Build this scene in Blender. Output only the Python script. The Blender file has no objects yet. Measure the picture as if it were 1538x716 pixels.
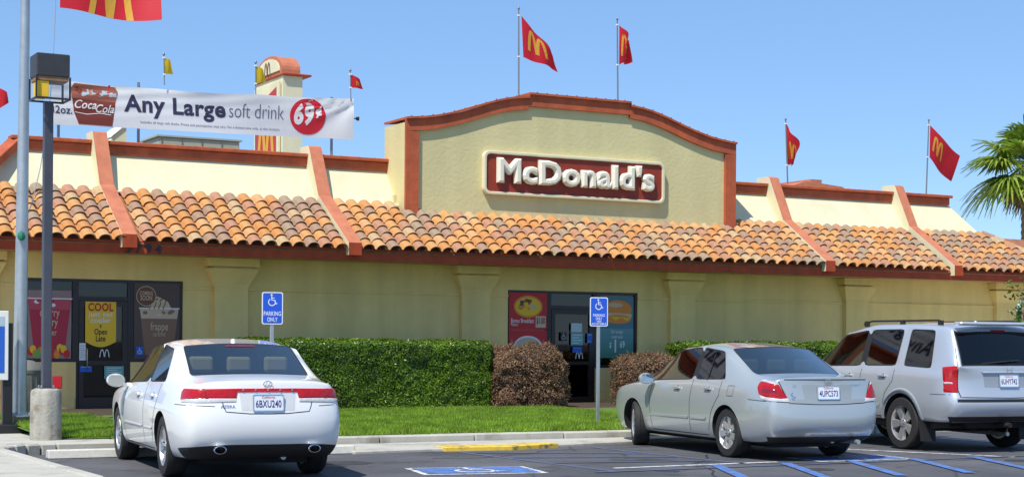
import bpy, bmesh, math, random
from math import sin, cos, pi, radians as R
from mathutils import Vector, Matrix
from mathutils.bvhtree import BVHTree
random.seed(7)
SC = bpy.context.scene
COL = SC.collection

# ------------------------------------------------------------------ camera
cd = bpy.data.cameras.new('camera'); cam = bpy.data.objects.new('camera', cd); COL.objects.link(cam)
TH, ROLL = 0.5006, 0.0074
cam.location = (-15.805, -28.889, 1.475)
fw = Vector((sin(TH), cos(TH), 0)); rt = Vector((cos(TH), -sin(TH), 0)); up = Vector((0, 0, 1))
r2 = rt*cos(ROLL) + up*sin(ROLL); u2 = up*cos(ROLL) - rt*sin(ROLL)
cam.matrix_world = Matrix(((r2.x, u2.x, -fw.x, cam.location.x), (r2.y, u2.y, -fw.y, cam.location.y), (r2.z, u2.z, -fw.z, cam.location.z), (0, 0, 0, 1)))
cd.lens = 58.5176; cd.sensor_width = 36; cd.shift_y = 0.10078; cd.clip_start = .1; cd.clip_end = 5000
SC.camera = cam
SC.view_settings.view_transform = 'Standard'; SC.view_settings.look = 'None'
SC.view_settings.exposure = 0.43; SC.view_settings.gamma = 1

# ------------------------------------------------------------------ light
SUND = Vector((0.55, 0.36, -1.0)).normalized()          # the way the light travels
elev = math.asin(-SUND.z); azim = math.atan2(-SUND.x, -SUND.y)
W = bpy.data.worlds.new('World'); SC.world = W; W.use_nodes = True
nt = W.node_tree; nt.nodes.clear()
sky = nt.nodes.new('ShaderNodeTexSky'); sky.sky_type = 'NISHITA'; sky.sun_disc = False
sky.sun_elevation = elev; sky.sun_rotation = azim % (2*pi); sky.air_density = 0.8; sky.dust_density = 0.05; sky.ozone_density = 3.5; sky.altitude = 1500
bg = nt.nodes.new('ShaderNodeBackground'); bg.inputs[1].default_value = 0.135
wo = nt.nodes.new('ShaderNodeOutputWorld')
mixn = nt.nodes.new('ShaderNodeMixRGB'); mixn.inputs[0].default_value = .5; mixn.inputs[2].default_value = (1.30, 2.62, 4.75, 1)   # even, slightly hazy mid blue
nt.links.new(sky.outputs[0], mixn.inputs[1]); nt.links.new(mixn.outputs[0], bg.inputs[0]); nt.links.new(bg.outputs[0], wo.inputs[0])
sl = bpy.data.lights.new('sun', 'SUN'); sl.energy = 3.9; sl.angle = R(.55); sl.color = (1, .95, .86)
so = bpy.data.objects.new('sun', sl); COL.objects.link(so); so.rotation_euler = SUND.to_track_quat('-Z', 'Y').to_euler(); so.location = (-10, -8, 30)

# ------------------------------------------------------------------ materials
MATS = {}
def mat(name, col, rough=.6, metal=0., noise=None, bump=None, coat=0., spec=.5, col2=None, detail=6, vstreak=None, trans=0.):
    """noise=(scale, amount): value mottling; bump=(scale, strength, distance); col2: second colour blended by large noise"""
    if name in MATS: return MATS[name]
    m = bpy.data.materials.new(name); m.use_nodes = True; n = m.node_tree.nodes; l = m.node_tree.links
    b = n['Principled BSDF']; b.inputs['Roughness'].default_value = rough; b.inputs['Metallic'].default_value = metal
    b.inputs['Specular IOR Level'].default_value = spec; b.inputs['Coat Weight'].default_value = coat; b.inputs['Coat Roughness'].default_value = .04
    tc = n.new('ShaderNodeTexCoord'); src = tc.outputs['Object']
    col = tuple(col) + (1,)
    out = None
    rgb = n.new('ShaderNodeRGB'); rgb.outputs[0].default_value = col; out = rgb.outputs[0]
    if col2:
        t = n.new('ShaderNodeTexNoise'); t.inputs['Scale'].default_value = col2[1]; t.inputs['Detail'].default_value = 5; t.inputs['Roughness'].default_value = .65; l.new(src, t.inputs[0])
        rp = n.new('ShaderNodeValToRGB'); rp.color_ramp.elements[0].position = col2[2]; rp.color_ramp.elements[1].position = col2[3]; l.new(t.outputs[0], rp.inputs[0])
        mx = n.new('ShaderNodeMixRGB'); l.new(rp.outputs[0], mx.inputs[0]); l.new(out, mx.inputs[1]); mx.inputs[2].default_value = tuple(col2[0]) + (1,); out = mx.outputs[0]
    if vstreak:
        mp = n.new('ShaderNodeMapping'); mp.inputs['Scale'].default_value = (vstreak[0], vstreak[0], vstreak[0]*.06); l.new(src, mp.inputs[0])
        t = n.new('ShaderNodeTexNoise'); t.inputs['Scale'].default_value = 1; t.inputs['Detail'].default_value = 4; l.new(mp.outputs[0], t.inputs[0])
        rp = n.new('ShaderNodeMapRange'); rp.inputs[1].default_value = .35; rp.inputs[2].default_value = .75; rp.inputs[3].default_value = 1; rp.inputs[4].default_value = 1 - vstreak[1]; l.new(t.outputs[0], rp.inputs[0])
        mx = n.new('ShaderNodeMixRGB'); mx.blend_type = 'MULTIPLY'; mx.inputs[0].default_value = 1; l.new(out, mx.inputs[1]); l.new(rp.outputs[0], mx.inputs[2]); out = mx.outputs[0]
    if noise:
        t = n.new('ShaderNodeTexNoise'); t.inputs['Scale'].default_value = noise[0]; t.inputs['Detail'].default_value = detail; t.inputs['Roughness'].default_value = .7; l.new(src, t.inputs[0])
        rp = n.new('ShaderNodeMapRange'); rp.inputs[1].default_value = .3; rp.inputs[2].default_value = .7; rp.inputs[3].default_value = 1 - noise[1]; rp.inputs[4].default_value = 1 + noise[1]; l.new(t.outputs[0], rp.inputs[0])
        mx = n.new('ShaderNodeMixRGB'); mx.blend_type = 'MULTIPLY'; mx.inputs[0].default_value = 1; l.new(out, mx.inputs[1]); l.new(rp.outputs[0], mx.inputs[2]); out = mx.outputs[0]
    l.new(out, b.inputs['Base Color'])
    if bump:
        t = n.new('ShaderNodeTexNoise'); t.inputs['Scale'].default_value = bump[0]; t.inputs['Detail'].default_value = 6; l.new(src, t.inputs[0])
        bp = n.new('ShaderNodeBump'); bp.inputs['Strength'].default_value = bump[1]; bp.inputs['Distance'].default_value = bump[2]; l.new(t.outputs[0], bp.inputs['Height']); l.new(bp.outputs[0], b.inputs['Normal'])
    if trans:                      # light passing through thin leaves or cloth
        o = n['Material Output']; td = n.new('ShaderNodeBsdfTranslucent'); l.new(out, td.inputs[0]); ms = n.new('ShaderNodeMixShader'); ms.inputs[0].default_value = trans
        l.new(b.outputs[0], ms.inputs[1]); l.new(td.outputs[0], ms.inputs[2]); l.new(ms.outputs[0], o.inputs[0])
    MATS[name] = m; return m

def glassmat(name, tint, rough=.02, ior=1.5, refl=1.4):
    if name in MATS: return MATS[name]
    m = bpy.data.materials.new(name); m.use_nodes = True; n = m.node_tree.nodes; l = m.node_tree.links
    n.remove(n['Principled BSDF']); o = n['Material Output']
    t = n.new('ShaderNodeBsdfTransparent'); t.inputs[0].default_value = tuple(tint) + (1,)
    g = n.new('ShaderNodeBsdfGlossy'); g.inputs['Roughness'].default_value = rough
    f = n.new('ShaderNodeFresnel'); f.inputs[0].default_value = ior
    ma = n.new('ShaderNodeMath'); ma.operation = 'MULTIPLY'; ma.inputs[1].default_value = refl; ma.use_clamp = True; l.new(f.outputs[0], ma.inputs[0])
    x = n.new('ShaderNodeMixShader'); l.new(ma.outputs[0], x.inputs[0]); l.new(t.outputs[0], x.inputs[1]); l.new(g.outputs[0], x.inputs[2]); l.new(x.outputs[0], o.inputs[0])
    MATS[name] = m; return m

def leafmat(name, c1, c2, c3, rough=.45, trans=.3, big=3.0):
    """colour varies per leaf island and by large patches"""
    if name in MATS: return MATS[name]
    m = bpy.data.materials.new(name); m.use_nodes = True; n = m.node_tree.nodes; l = m.node_tree.links
    b = n['Principled BSDF']; b.inputs['Roughness'].default_value = rough
    ge = n.new('ShaderNodeNewGeometry'); rp = n.new('ShaderNodeValToRGB'); l.new(ge.outputs['Random Per Island'], rp.inputs[0])
    e = rp.color_ramp.elements; e[0].color = tuple(c1) + (1,); e[1].color = tuple(c3) + (1,); q = e.new(.5); q.color = tuple(c2) + (1,)
    tc = n.new('ShaderNodeTexCoord'); t = n.new('ShaderNodeTexNoise'); t.inputs['Scale'].default_value = big; l.new(tc.outputs['Object'], t.inputs[0])
    mr = n.new('ShaderNodeMapRange'); mr.inputs[1].default_value = .3; mr.inputs[2].default_value = .7; mr.inputs[3].default_value = .65; mr.inputs[4].default_value = 1.35; l.new(t.outputs[0], mr.inputs[0])
    mx = n.new('ShaderNodeMixRGB'); mx.blend_type = 'MULTIPLY'; mx.inputs[0].default_value = 1; l.new(rp.outputs[0], mx.inputs[1]); l.new(mr.outputs[0], mx.inputs[2])
    l.new(mx.outputs[0], b.inputs['Base Color'])
    td = n.new('ShaderNodeBsdfTranslucent'); l.new(mx.outputs[0], td.inputs[0]); ms = n.new('ShaderNodeMixShader'); ms.inputs[0].default_value = trans
    l.new(b.outputs[0], ms.inputs[1]); l.new(td.outputs[0], ms.inputs[2]); l.new(ms.outputs[0], n['Material Output'].inputs[0])
    MATS[name] = m; return m

STUCCO = mat('stucco_yellow', (.86, .645, .25), .9, noise=(1.3, .07), bump=(38, .35, .02), vstreak=(2.6, .17))
STUCCO_G = mat('stucco_gable', (.66, .58, .30), .9, noise=(1.0, .05), bump=(16, .35, .02), vstreak=(2.5, .09))
CREAM = mat('cream_paint', (.72, .67, .45), .85, noise=(1.5, .05), bump=(30, .25, .015), vstreak=(3, .09))
TERRA = mat('terracotta_paint', (.48, .10, .035), .75, noise=(4, .2), bump=(30, .3, .01), vstreak=(6, .22), col2=((.40, .09, .04), 2.5, .5, .75))
SALMON = mat('sunlit_terracotta_paint', (.52, .175, .09), .8, noise=(5, .16), bump=(30, .3, .01), col2=((.44, .13, .07), 2.2, .5, .75))  # terracotta made paler, the steeper sunlight on the ribs put into the colour
FASCIA = mat('brick_red_paint', (.40, .052, .010), .7, noise=(3, .2), vstreak=(5, .25))
WHITEP = mat('white_paint', (.8, .79, .74), .7, noise=(5, .06))
DARKBR = mat('dark_bronze_frame', (.028, .017, .016), .35, noise=(8, .1))
BLACKM = mat('black_paint', (.02, .02, .022), .4)
CHROME = mat('chrome', (.75, .75, .77), .12, 1.)
STEEL = mat('galvanised_steel', (.52, .55, .56), .42, .7, noise=(5, .12), vstreak=(12, .2))
GREYPOST = mat('slate_grey_post_paint', (.06, .065, .085), .5, noise=(5, .15), vstreak=(10, .2))
CONC = mat('concrete', (.46, .44, .38), .9, noise=(2.5, .12), bump=(60, .3, .01), col2=((.27, .25, .21), 1.7, .52, .72))
CONCD = mat('stained_concrete', (.42, .40, .34), .9, noise=(9, .16), bump=(25, .5, .02), col2=((.20, .16, .11), 4.5, .50, .66), vstreak=(9, .35))
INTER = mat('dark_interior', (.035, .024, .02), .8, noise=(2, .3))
BLUE = mat('parking_blue', (.02, .08, .55), .55)
RUBBER = mat('tyre_rubber', (.022, .021, .021), .75, noise=(20, .3), bump=(80, .3, .01))

# ------------------------------------------------------------------ mesh building
class B:
    def __init__(s): s.v = []; s.f = []; s.m = []; s.mats = []
    def mi(s, m):
        if m not in s.mats: s.mats.append(m)
        return s.mats.index(m)
    def add(s, vs, fs, m):
        o = len(s.v); s.v += [tuple(p) for p in vs]; k = s.mi(m)
        for f in fs: s.f.append([i+o for i in f]); s.m.append(k)
        return s
    def box(s, x0, x1, y0, y1, z0, z1, m):
        return s.add([(x, y, z) for z in (z0, z1) for y in (y0, y1) for x in (x0, x1)], [(0, 2, 3, 1), (4, 5, 7, 6), (0, 1, 5, 4), (2, 6, 7, 3), (0, 4, 6, 2), (1, 3, 7, 5)], m)
    def prism(s, poly, fn, t0, t1, m):
        """polygon [(a,b)] swept from t0 to t1, fn(a,b,t) gives the point"""
        n = len(poly); vs = [fn(a, b, t0) for a, b in poly] + [fn(a, b, t1) for a, b in poly]
        fs = [list(range(n))[::-1], list(range(n, 2*n))] + [(i, (i+1) % n, n+(i+1) % n, n+i) for i in range(n)]
        return s.add(vs, fs, m)
    def tube(s, pts, rad, m, n=8, caps=True):
        pts = [Vector(p) for p in pts]
        if not isinstance(rad, (list, tuple)): rad = [rad]*len(pts)
        vs = []; fs = []; last = None
        for i, p in enumerate(pts):
            d = (pts[min(i+1, len(pts)-1)] - pts[max(i-1, 0)]).normalized()
            a = last if last is not None else (Vector((0, 0, 1)) if abs(d.z) < .9 else Vector((1, 0, 0)))
            a = (a - d*a.dot(d)).normalized(); last = a; c = d.cross(a)
            for k in range(n):
                t = 2*pi*k/n; vs.append(p + (a*cos(t) + c*sin(t))*rad[i])
        for i in range(len(pts)-1):
            for k in range(n): fs.append((i*n+k, i*n+(k+1) % n, (i+1)*n+(k+1) % n, (i+1)*n+k))
        if caps: fs += [tuple(range(n))[::-1], tuple(range((len(pts)-1)*n, len(pts)*n))]
        return s.add(vs, fs, m)
    def lathe(s, prof, o, ax, m, n=24, closed=False):
        """profile [(along axis, radius)]"""
        ax = Vector(ax).normalized(); a = Vector((0, 0, 1)) if abs(ax.z) < .9 else Vector((1, 0, 0)); a = (a-ax*a.dot(ax)).normalized(); c = ax.cross(a); o = Vector(o)
        vs = [o + ax*h + (a*cos(2*pi*k/n) + c*sin(2*pi*k/n))*r for h, r in prof for k in range(n)]; fs = []
        L = len(prof)
        for i in range(L if closed else L-1):
            j = (i+1) % L
            for k in range(n): fs.append((i*n+k, i*n+(k+1) % n, j*n+(k+1) % n, j*n+k))
        if not closed: fs += [tuple(range(n))[::-1], tuple(range((L-1)*n, L*n))]
        return s.add(vs, fs, m)
    def grid(s, fn, nu, nv, m):
        vs = [fn(i/nu, j/nv) for j in range(nv+1) for i in range(nu+1)]
        return s.add(vs, [(j*(nu+1)+i, j*(nu+1)+i+1, (j+1)*(nu+1)+i+1, (j+1)*(nu+1)+i) for j in range(nv) for i in range(nu)], m)
    def mesh(s, name, smooth=False, bevel=0, seg=1):
        me = bpy.data.meshes.new(name); me.from_pydata(s.v, [], s.f); me.validate()
        for q in s.mats: me.materials.append(q)
        if len(me.polygons) == len(s.m): me.polygons.foreach_set('material_index', s.m)
        bm = bmesh.new(); bm.from_mesh(me); bmesh.ops.recalc_face_normals(bm, faces=bm.faces)
        if bevel:
            es = [e for e in bm.edges if len(e.link_faces) == 2 and e.calc_face_angle(0) > .6]
            bmesh.ops.bevel(bm, geom=es, offset=bevel, segments=seg, affect='EDGES', profile=.5)
        bm.to_mesh(me); bm.free()
        if smooth: me.polygons.foreach_set('use_smooth', [True]*len(me.polygons))
        if smooth and smooth != 'all': me.set_sharp_from_angle(angle=R(38))
        return me
    def obj(s, name, parent=None, smooth=False, bevel=0, seg=1, loc=None):
        return link(name, s.mesh(name, smooth, bevel, seg), parent, loc)

def link(name, data, parent=None, loc=None):
    o = bpy.data.objects.new(name, data); COL.objects.link(o)
    if parent: o.parent = parent
    if loc is not None: o.location = loc
    return o
def tag(o, label=None, cat=None, group=None, kind=None):
    if label: o['label'] = label
    if cat: o['category'] = cat
    if group: o['group'] = group
    if kind: o['kind'] = kind
    return o
def thing(name, loc, label, cat, group=None, rz=0):
    o = link(name, None, None, loc); o.rotation_euler = (0, 0, rz); o.empty_display_size = .2
    return tag(o, label, cat, group)

_tc = {}
def textmesh(s, bold=0., shear=0., ext=0., bevel=0.):
    """letters as 2D or raised outlines, cap height about 0.73; returns verts, faces, width"""
    k = (s, bold, shear, ext, bevel)
    if k in _tc: return _tc[k]
    c = bpy.data.curves.new('t', 'FONT'); c.body = s; c.offset = bold; c.shear = shear; c.extrude = ext; c.resolution_u = 3; c.bevel_depth = bevel; c.bevel_resolution = 0
    c.space_character = 1.0 + bold*2
    o = bpy.data.objects.new('t', c); me = bpy.data.meshes.new_from_object(o)
    vs = [tuple(v.co) for v in me.vertices]; fs = [tuple(p.vertices) for p in me.polygons]
    bpy.data.objects.remove(o); bpy.data.curves.remove(c); bpy.data.meshes.remove(me)
    x0 = min((v[0] for v in vs), default=0); x1 = max((v[0] for v in vs), default=0)
    _tc[k] = (vs, fs, x0, x1); return _tc[k]
def text(b, s, fn, cx, y, size, m, bold=0., shear=0., width=None, align='c'):
    """flat print: fn(u, v) maps the sheet to 3D; size is the em height; width squeezes the line"""
    vs, fs, x0, x1 = textmesh(s, bold, shear)
    k = size; kx = k if width is None else width/(x1-x0)
    off = cx - (x0+x1)/2*kx if align == 'c' else cx - x0*kx
    b.add([fn(v[0]*kx+off, v[1]*k+y) for v in vs], fs, m)
def stroke(b, pts, w, fn, m, closed=False):
    """a flat ribbon of width w along 2D points"""
    n = len(pts); vs = []; fs = []
    for i, p in enumerate(pts):
        a = pts[(i-1) % n] if (closed or i > 0) else pts[i]; c = pts[(i+1) % n] if (closed or i < n-1) else pts[i]
        dx, dy = c[0]-a[0], c[1]-a[1]; q = math.hypot(dx, dy) or 1; nx, ny = -dy/q*w/2, dx/q*w/2
        vs += [fn(p[0]+nx, p[1]+ny), fn(p[0]-nx, p[1]-ny)]
    for i in range(n if closed else n-1):
        j = (i+1) % n; fs.append((2*i, 2*i+1, 2*j+1, 2*j))
    b.add(vs, fs, m)
def disc(b, cx, cy, rx, ry, fn, m, n=20):
    b.add([fn(cx+rx*cos(2*pi*k/n), cy+ry*sin(2*pi*k/n)) for k in range(n)], [tuple(range(n))], m)
def poly(b, pts, fn, m): b.add([fn(*p) for p in pts], [tuple(range(len(pts)))], m)
def wheelchair(b, cx, cy, s, fn, m):
    """access symbol, s is its height"""
    T = lambda p: (cx+p[0]*s, cy+p[1]*s)
    disc(b, *T((-.08, .43)), .07*s, .07*s, fn, m, 10)
    stroke(b, [T(p) for p in ((-.07, .33), (-.05, .02), (.18, .02), (.27, -.27), (.38, -.22))], .085*s, fn, m)
    stroke(b, [T(p) for p in ((-.05, .19), (.16, .19))], .06*s, fn, m)
    stroke(b, [T((-.04+.27*cos(a), -.13+.27*sin(a))) for a in [R(125)+k*R(225)/12 for k in range(13)]], .07*s, fn, m)
def arches(b, cx, cy, w, h, fn, m, t=.15):
    for sgn in (-1, 1):
        pts = []
        for k in range(15):
            q = -1 + 2*k/14
            pts.append((cx + sgn*w*.25 + q*w*.235, cy + h*(.5 - abs(q)**2.6)))
        stroke(b, pts, w*t, fn, m)

# leaves scattered on given points with given normals
def leaves(b, pts, size, m, tilt=.7, folded=False):
    vs = []; fs = []
    for p, nrm in pts:
        n = Vector(nrm) + Vector((random.gauss(0, tilt), random.gauss(0, tilt), random.gauss(0, tilt)))
        n.normalize(); a = n.orthogonal().normalized(); a.rotate(Matrix.Rotation(random.random()*6.28, 3, n)); c = n.cross(a)
        s = size*random.uniform(.6, 1.35); p = Vector(p); o = len(vs)
        vs += [p-a*s*.5, p+c*s*.28-n*s*.06, p+a*s*.55, p-c*s*.28-n*s*.06]; fs.append((o, o+1, o+2, o+3))
    b.add(vs, fs, m)

# ================================================================== the ground
def asphalt():
    m = bpy.data.materials.new('asphalt'); m.use_nodes = True; n = m.node_tree.nodes; l = m.node_tree.links; b = n['Principled BSDF']; b.inputs['Roughness'].default_value = .88
    tc = n.new('ShaderNodeTexCoord'); src = tc.outputs['Object']
    def noise(sc, det=6, ro=.6):
        t = n.new('ShaderNodeTexNoise'); t.inputs['Scale'].default_value = sc; t.inputs['Detail'].default_value = det; t.inputs['Roughness'].default_value = ro; l.new(src, t.inputs[0]); return t.outputs[0]
    def ramp(i, a, ca, c, cc):
        r = n.new('ShaderNodeValToRGB'); r.color_ramp.elements[0].position = a; r.color_ramp.elements[0].color = ca; r.color_ramp.elements[1].position = c; r.color_ramp.elements[1].color = cc; l.new(i, r.inputs[0]); return r.outputs[0]
    def mul(a, c):
        x = n.new('ShaderNodeMixRGB'); x.blend_type = 'MULTIPLY'; x.inputs[0].default_value = 1; l.new(a, x.inputs[1]); l.new(c, x.inputs[2]); return x.outputs[0]
    base = ramp(noise(.5), .35, (.062, .063, .072, 1), .7, (.118, .119, .13, 1))
    g = ramp(noise(120, 2), .3, (.6, .6, .6, 1), .75, (1.45, 1.42, 1.4, 1))
    st = ramp(noise(1.3, 3), .58, (1, 1, 1, 1), .70, (.60, .58, .57, 1))
    c = mul(mul(base, g), st)
    vo = n.new('ShaderNodeTexVoronoi'); vo.feature = 'DISTANCE_TO_EDGE'; vo.inputs['Scale'].default_value = .55; wp = n.new('ShaderNodeMixRGB'); wp.inputs[0].default_value = .12
    l.new(src, wp.inputs[1]); nn = n.new('ShaderNodeTexNoise'); nn.inputs['Scale'].default_value = 2.2; l.new(src, nn.inputs[0]); l.new(nn.outputs[1], wp.inputs[2]); l.new(wp.outputs[0], vo.inputs[0])
    cr = ramp(vo.outputs[0], 0, (.45, .45, .45, 1), .012, (1, 1, 1, 1)); c = mul(c, cr)
    l.new(c, b.inputs['Base Color'])
    bp = n.new('ShaderNodeBump'); bp.inputs['Strength'].default_value = .5; bp.inputs['Distance'].default_value = .01; l.new(noise(90, 3), bp.inputs['Height']); l.new(bp.outputs[0], b.inputs['Normal'])
    return m
ASPH = asphalt()
tag(B().add([(-900, -900, 0), (900, -900, 0), (900, 900, 0), (-900, 900, 0)], [(0, 1, 2, 3)], ASPH).obj('parking_lot'), kind='structure')

def wornpaint(name, col, lo=.42, hi=.56):
    """road paint with asphalt showing through the worn spots"""
    m = bpy.data.materials.new(name); m.use_nodes = True; n = m.node_tree.nodes; l = m.node_tree.links; b = n['Principled BSDF']; b.inputs['Roughness'].default_value = .75
    tc = n.new('ShaderNodeTexCoord'); t = n.new('ShaderNodeTexNoise'); t.inputs['Scale'].default_value = 7; t.inputs['Detail'].default_value = 8; t.inputs['Roughness'].default_value = .75; l.new(tc.outputs['Object'], t.inputs[0])
    r = n.new('ShaderNodeValToRGB'); r.color_ramp.elements[0].position = lo; r.color_ramp.elements[0].color = (.10, .10, .107, 1); r.color_ramp.elements[1].position = hi; r.color_ramp.elements[1].color = tuple(col) + (1,); l.new(t.outputs[0], r.inputs[0]); l.new(r.outputs[0], b.inputs['Base Color'])
    return m
PBLUE = wornpaint('worn_blue_road_paint', (.07, .20, .58), .40, .56); PWHITE = wornpaint('worn_white_road_paint', (.72, .72, .72), .38, .52)
PBLUED = wornpaint('faded_blue_road_paint', (.07, .13, .36), .42, .66)
PYEL = wornpaint('worn_yellow_kerb_paint', (.80, .54, .06), .34, .52)

# raised island: pavement, kerb, lawn
arc = [(-11.50 + .8*(1-cos(a)), -8.3 + .8*sin(a)) for a in [k*pi/2/6 for k in range(7)]]
isl = [(-70, -60), (-11.62, -60)] + [(x-.12, y+.12) for x, y in arc] + [(70, -7.38), (70, 60), (-70, 60)]
b = B(); b.prism(isl, lambda x, y, t: (x, y, t), -.05, .125, CONC); tag(b.obj('pavement'), kind='structure')
kerb = tag(link('kerb', None), kind='structure')
def kstone(p, q, w=.15):
    p, q = Vector(p), Vector(q); d = (q-p).normalized(); nn = Vector((-d.y, d.x)); g = d*.006
    b = B(); a = [p+g, q-g, q-g+nn*w, p+g+nn*w]; b.prism([tuple(v) for v in a], lambda x, y, t: (x, y, t), -.04, .142+random.uniform(-.004, .004), CONC); b.obj('kerb_stone', kerb, bevel=.018)
for k in range(10): kstone((-11.50, -8.3-1.5*(k+1)), (-11.50, -8.3-1.5*k))
for k in range(6): kstone(arc[k], arc[k+1])
for k in range(14): kstone((-10.70+1.5*k, -7.5), (-10.70+1.5*(k+1), -7.5))
# pavement slabs laid over the left part
slabs = tag(link('pavement_slabs', None), kind='structure')
for i in range(2):
    for k in range(8):
        x1 = -11.68 - 1.22*i; y0 = -8.2 - 1.5*(k+1)
        B().box(x1-1.19, x1, y0, y0+1.47, .05, .140+random.uniform(-.002, .002), CONC).obj('slab', slabs, bevel=.006)
for k in range(12): B().box(-11.3+1.5*k, -11.3+1.5*k+1.47, -7.33, -6.72, .05, .139+random.uniform(-.002, .002), CONC).obj('slab', slabs, bevel=.006)
# low concrete gutter apron in front of the kerb and the yellow nose
b = B(); b.prism([(-7.25, -7.52), (-7.2, -8.9), (-6.0, -8.75), (-4.9, -8.9), (-3.9, -8.6), (-1.9, -8.1), (.8, -7.9), (.8, -7.52)], lambda x, y, t: (x, y, t), -.02, .045, CONC)
tag(b.obj('gutter_apron', bevel=.02), kind='structure')
b = B(); b.prism([(-5.85, -8.45), (-5.85, -8.86), (-4.9, -8.98), (-4.0, -8.70), (-4.0, -8.3), (-4.9, -8.5)], lambda x, y, t: (x, y, t), -.01, .058, PYEL); tag(b.obj('yellow_kerb_paint', bevel=.008), kind='structure')

# markings
Z0 = .004
def mark(name, polys, m, z=Z0):
    b = B()
    for p in polys: b.add([(x, y, z) for x, y in p], [tuple(range(len(p)))], m)
    return tag(b.obj(name), kind='structure')
def ln(x0, y0, x1, y1, w=.1):
    dx, dy = x1-x0, y1-y0; q = math.hypot(dx, dy); nx, ny = -dy/q*w/2, dx/q*w/2
    return [(x0+nx, y0+ny), (x0-nx, y0-ny), (x1-nx, y1-ny), (x1+nx, y1+ny)]
mark('blue_stall_line', [ln(-5.75, -9.1, -5.60, -12.75), ln(-3.55, -8.9, -3.45, -12.4)], PBLUED)
mark('blue_hatching', [ln(-5.62, -9.3-1.0*k, -3.6, -10.3-.75*k, .09) for k in range(3)], PBLUED, .008)
mark('white_stall_line', [ln(-5.35, -12.3, -2.9, -12.22, .09), ln(2.75, -8.0, 3.05, -12.6, .1), ln(-.55, -10.3, .62, -12.75, .1)], PWHITE)
mark('blue_loading_border', [ln(-5.9, -12.78, 4.2, -12.60, .10)], PBLUED, .008)
mark('blue_loading_hatching', [ln(-4.02+1.03*k, -12.5, -5.05+1.03*k, -14.6, .14) for k in range(6)], PBLUE, .012)
mark('blue_stall_corner', [ln(-8.35, -12.9, -7.9, -13.35, .14)], PBLUE)
TAR = mat('tar_seal', (.022, .022, .024), .6); OIL = mat('oil_stain', (.040, .039, .040), .55, noise=(6, .3))
def tar(x, y, a, n, name='tar_crack'):
    b = B(); P = [(x, y)]
    for k in range(n): a += random.gauss(0, .28); P.append((P[-1][0]+.22*cos(a), P[-1][1]+.22*sin(a)))
    stroke(b, P, .028, lambda u, v: (u, v, .0025), TAR); tag(b.obj(name), kind='structure')
tar(-9.2, -15.2, .5, 22); tar(-6.6, -10.0, -.5, 20); tar(-4.6, -11.0, -1.2, 14); tar(-.5, -12.9, .2, 18); tar(-5.5, -14.2, .1, 20)
for (x, y, r) in ((-7.9, -10.3, .28), (-8.2, -10.7, .12), (-6.6, -13.6, .22), (.2, -13.3, .2), (-5.0, -12.9, .13), (-3.2, -13.4, .18)):
    b = B(); n = 22; b.add([(x+r*(1+.25*random.random())*cos(2*pi*k/n), y+r*(1+.25*random.random())*sin(2*pi*k/n), .0028) for k in range(n)], [tuple(range(n))], OIL); tag(b.obj('oil_stain'), kind='structure')
def access_mark(x, y, a, w=1.45, h=1.0):
    ca, sa = cos(a), sin(a); z = [.004]
    fn = lambda u, v: (x+u*ca-v*sa, y+u*sa+v*ca, z[0])
    o = tag(link('accessible_parking_mark', None), kind='structure')
    b = B(); poly(b, [(-w/2, -h/2), (w/2, -h/2), (w/2, h/2), (-w/2, h/2)], fn, PWHITE); b.obj('white_panel', o)
    b = B(); z[0] = .008; q = .07; poly(b, [(-w/2+q, -h/2+q), (w/2-q, -h/2+q), (w/2-q, h/2-q), (-w/2+q, h/2-q)], fn, PBLUE); b.obj('blue_panel', o)
    b = B(); z[0] = .012; wheelchair(b, 0, 0, .8*h, fn, PWHITE); b.obj('wheelchair_symbol', o)
access_mark(-7.02, -11.98, R(-12)); access_mark(-1.60, -12.08, R(-3), 1.5, .8)

# wheel stops
def wheel_stop(x0, x1, y, label):
    t = thing('wheel_stop', ((x0+x1)/2, y, 0), label, 'wheel stop', 'concrete wheel stops'); L = (x1-x0)/2
    b = B(); b.prism([(-.09, 0), (.09, 0), (.065, .11), (-.065, .11)], lambda a, c, s: (s, a, c), -L, L, mat('pale_concrete', (.58, .56, .50), .85, noise=(12, .12), bump=(50, .3, .01))); b.obj('stop_block', t, bevel=.012)
    for s in (-1, 1): B().lathe([(0, .014), (.012, .014)], (s*(L-.25), 0, .11), (0, 0, 1), STEEL, 8).obj('anchor_pin', t)
wheel_stop(-11.0, -9.1, -8.25, 'pale concrete wheel stop in front of the left side of the white sedan')
wheel_stop(-8.9, -7.15, -8.75, 'pale concrete wheel stop poking out to the right of the white sedan')

# lawn: a gentle mound, mulch bed, grass blades
def lawnz(x, y):
    t = min(max((y+7.5)/6.6, 0), 1); return .15 + .13*sin(t*pi*.62) + .015*sin(x*1.7)*sin(y*1.3)*t
GR = mat('grass_soil', (.09, .18, .015), .95, noise=(9, .25), col2=((.10, .12, .03), 2.2, .5, .7))
def lawn(name, x0, x1, y0, y1, nx, ny):
    b = B(); b.grid(lambda u, v: (x0+(x1-x0)*u, y0+(y1-y0)*v, lawnz(x0+(x1-x0)*u, y0+(y1-y0)*v) - (.03 if v in (0, 1) or u in (0, 1) else 0)), nx, ny, GR); return tag(b.obj(name, smooth='all'), kind='structure')
lawn('lawn', -9.2, 9, -7.30, -2.6, 50, 20); lawn('lawn_strip', -10.62, -9.21, -6.70, -2.9, 8, 14)
GRASS = leafmat('grass_blades', (.15, .29, .015), (.22, .38, .025), (.36, .46, .06), .5, .4, 2.6)
b = B(); vs = []; fs = []
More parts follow.
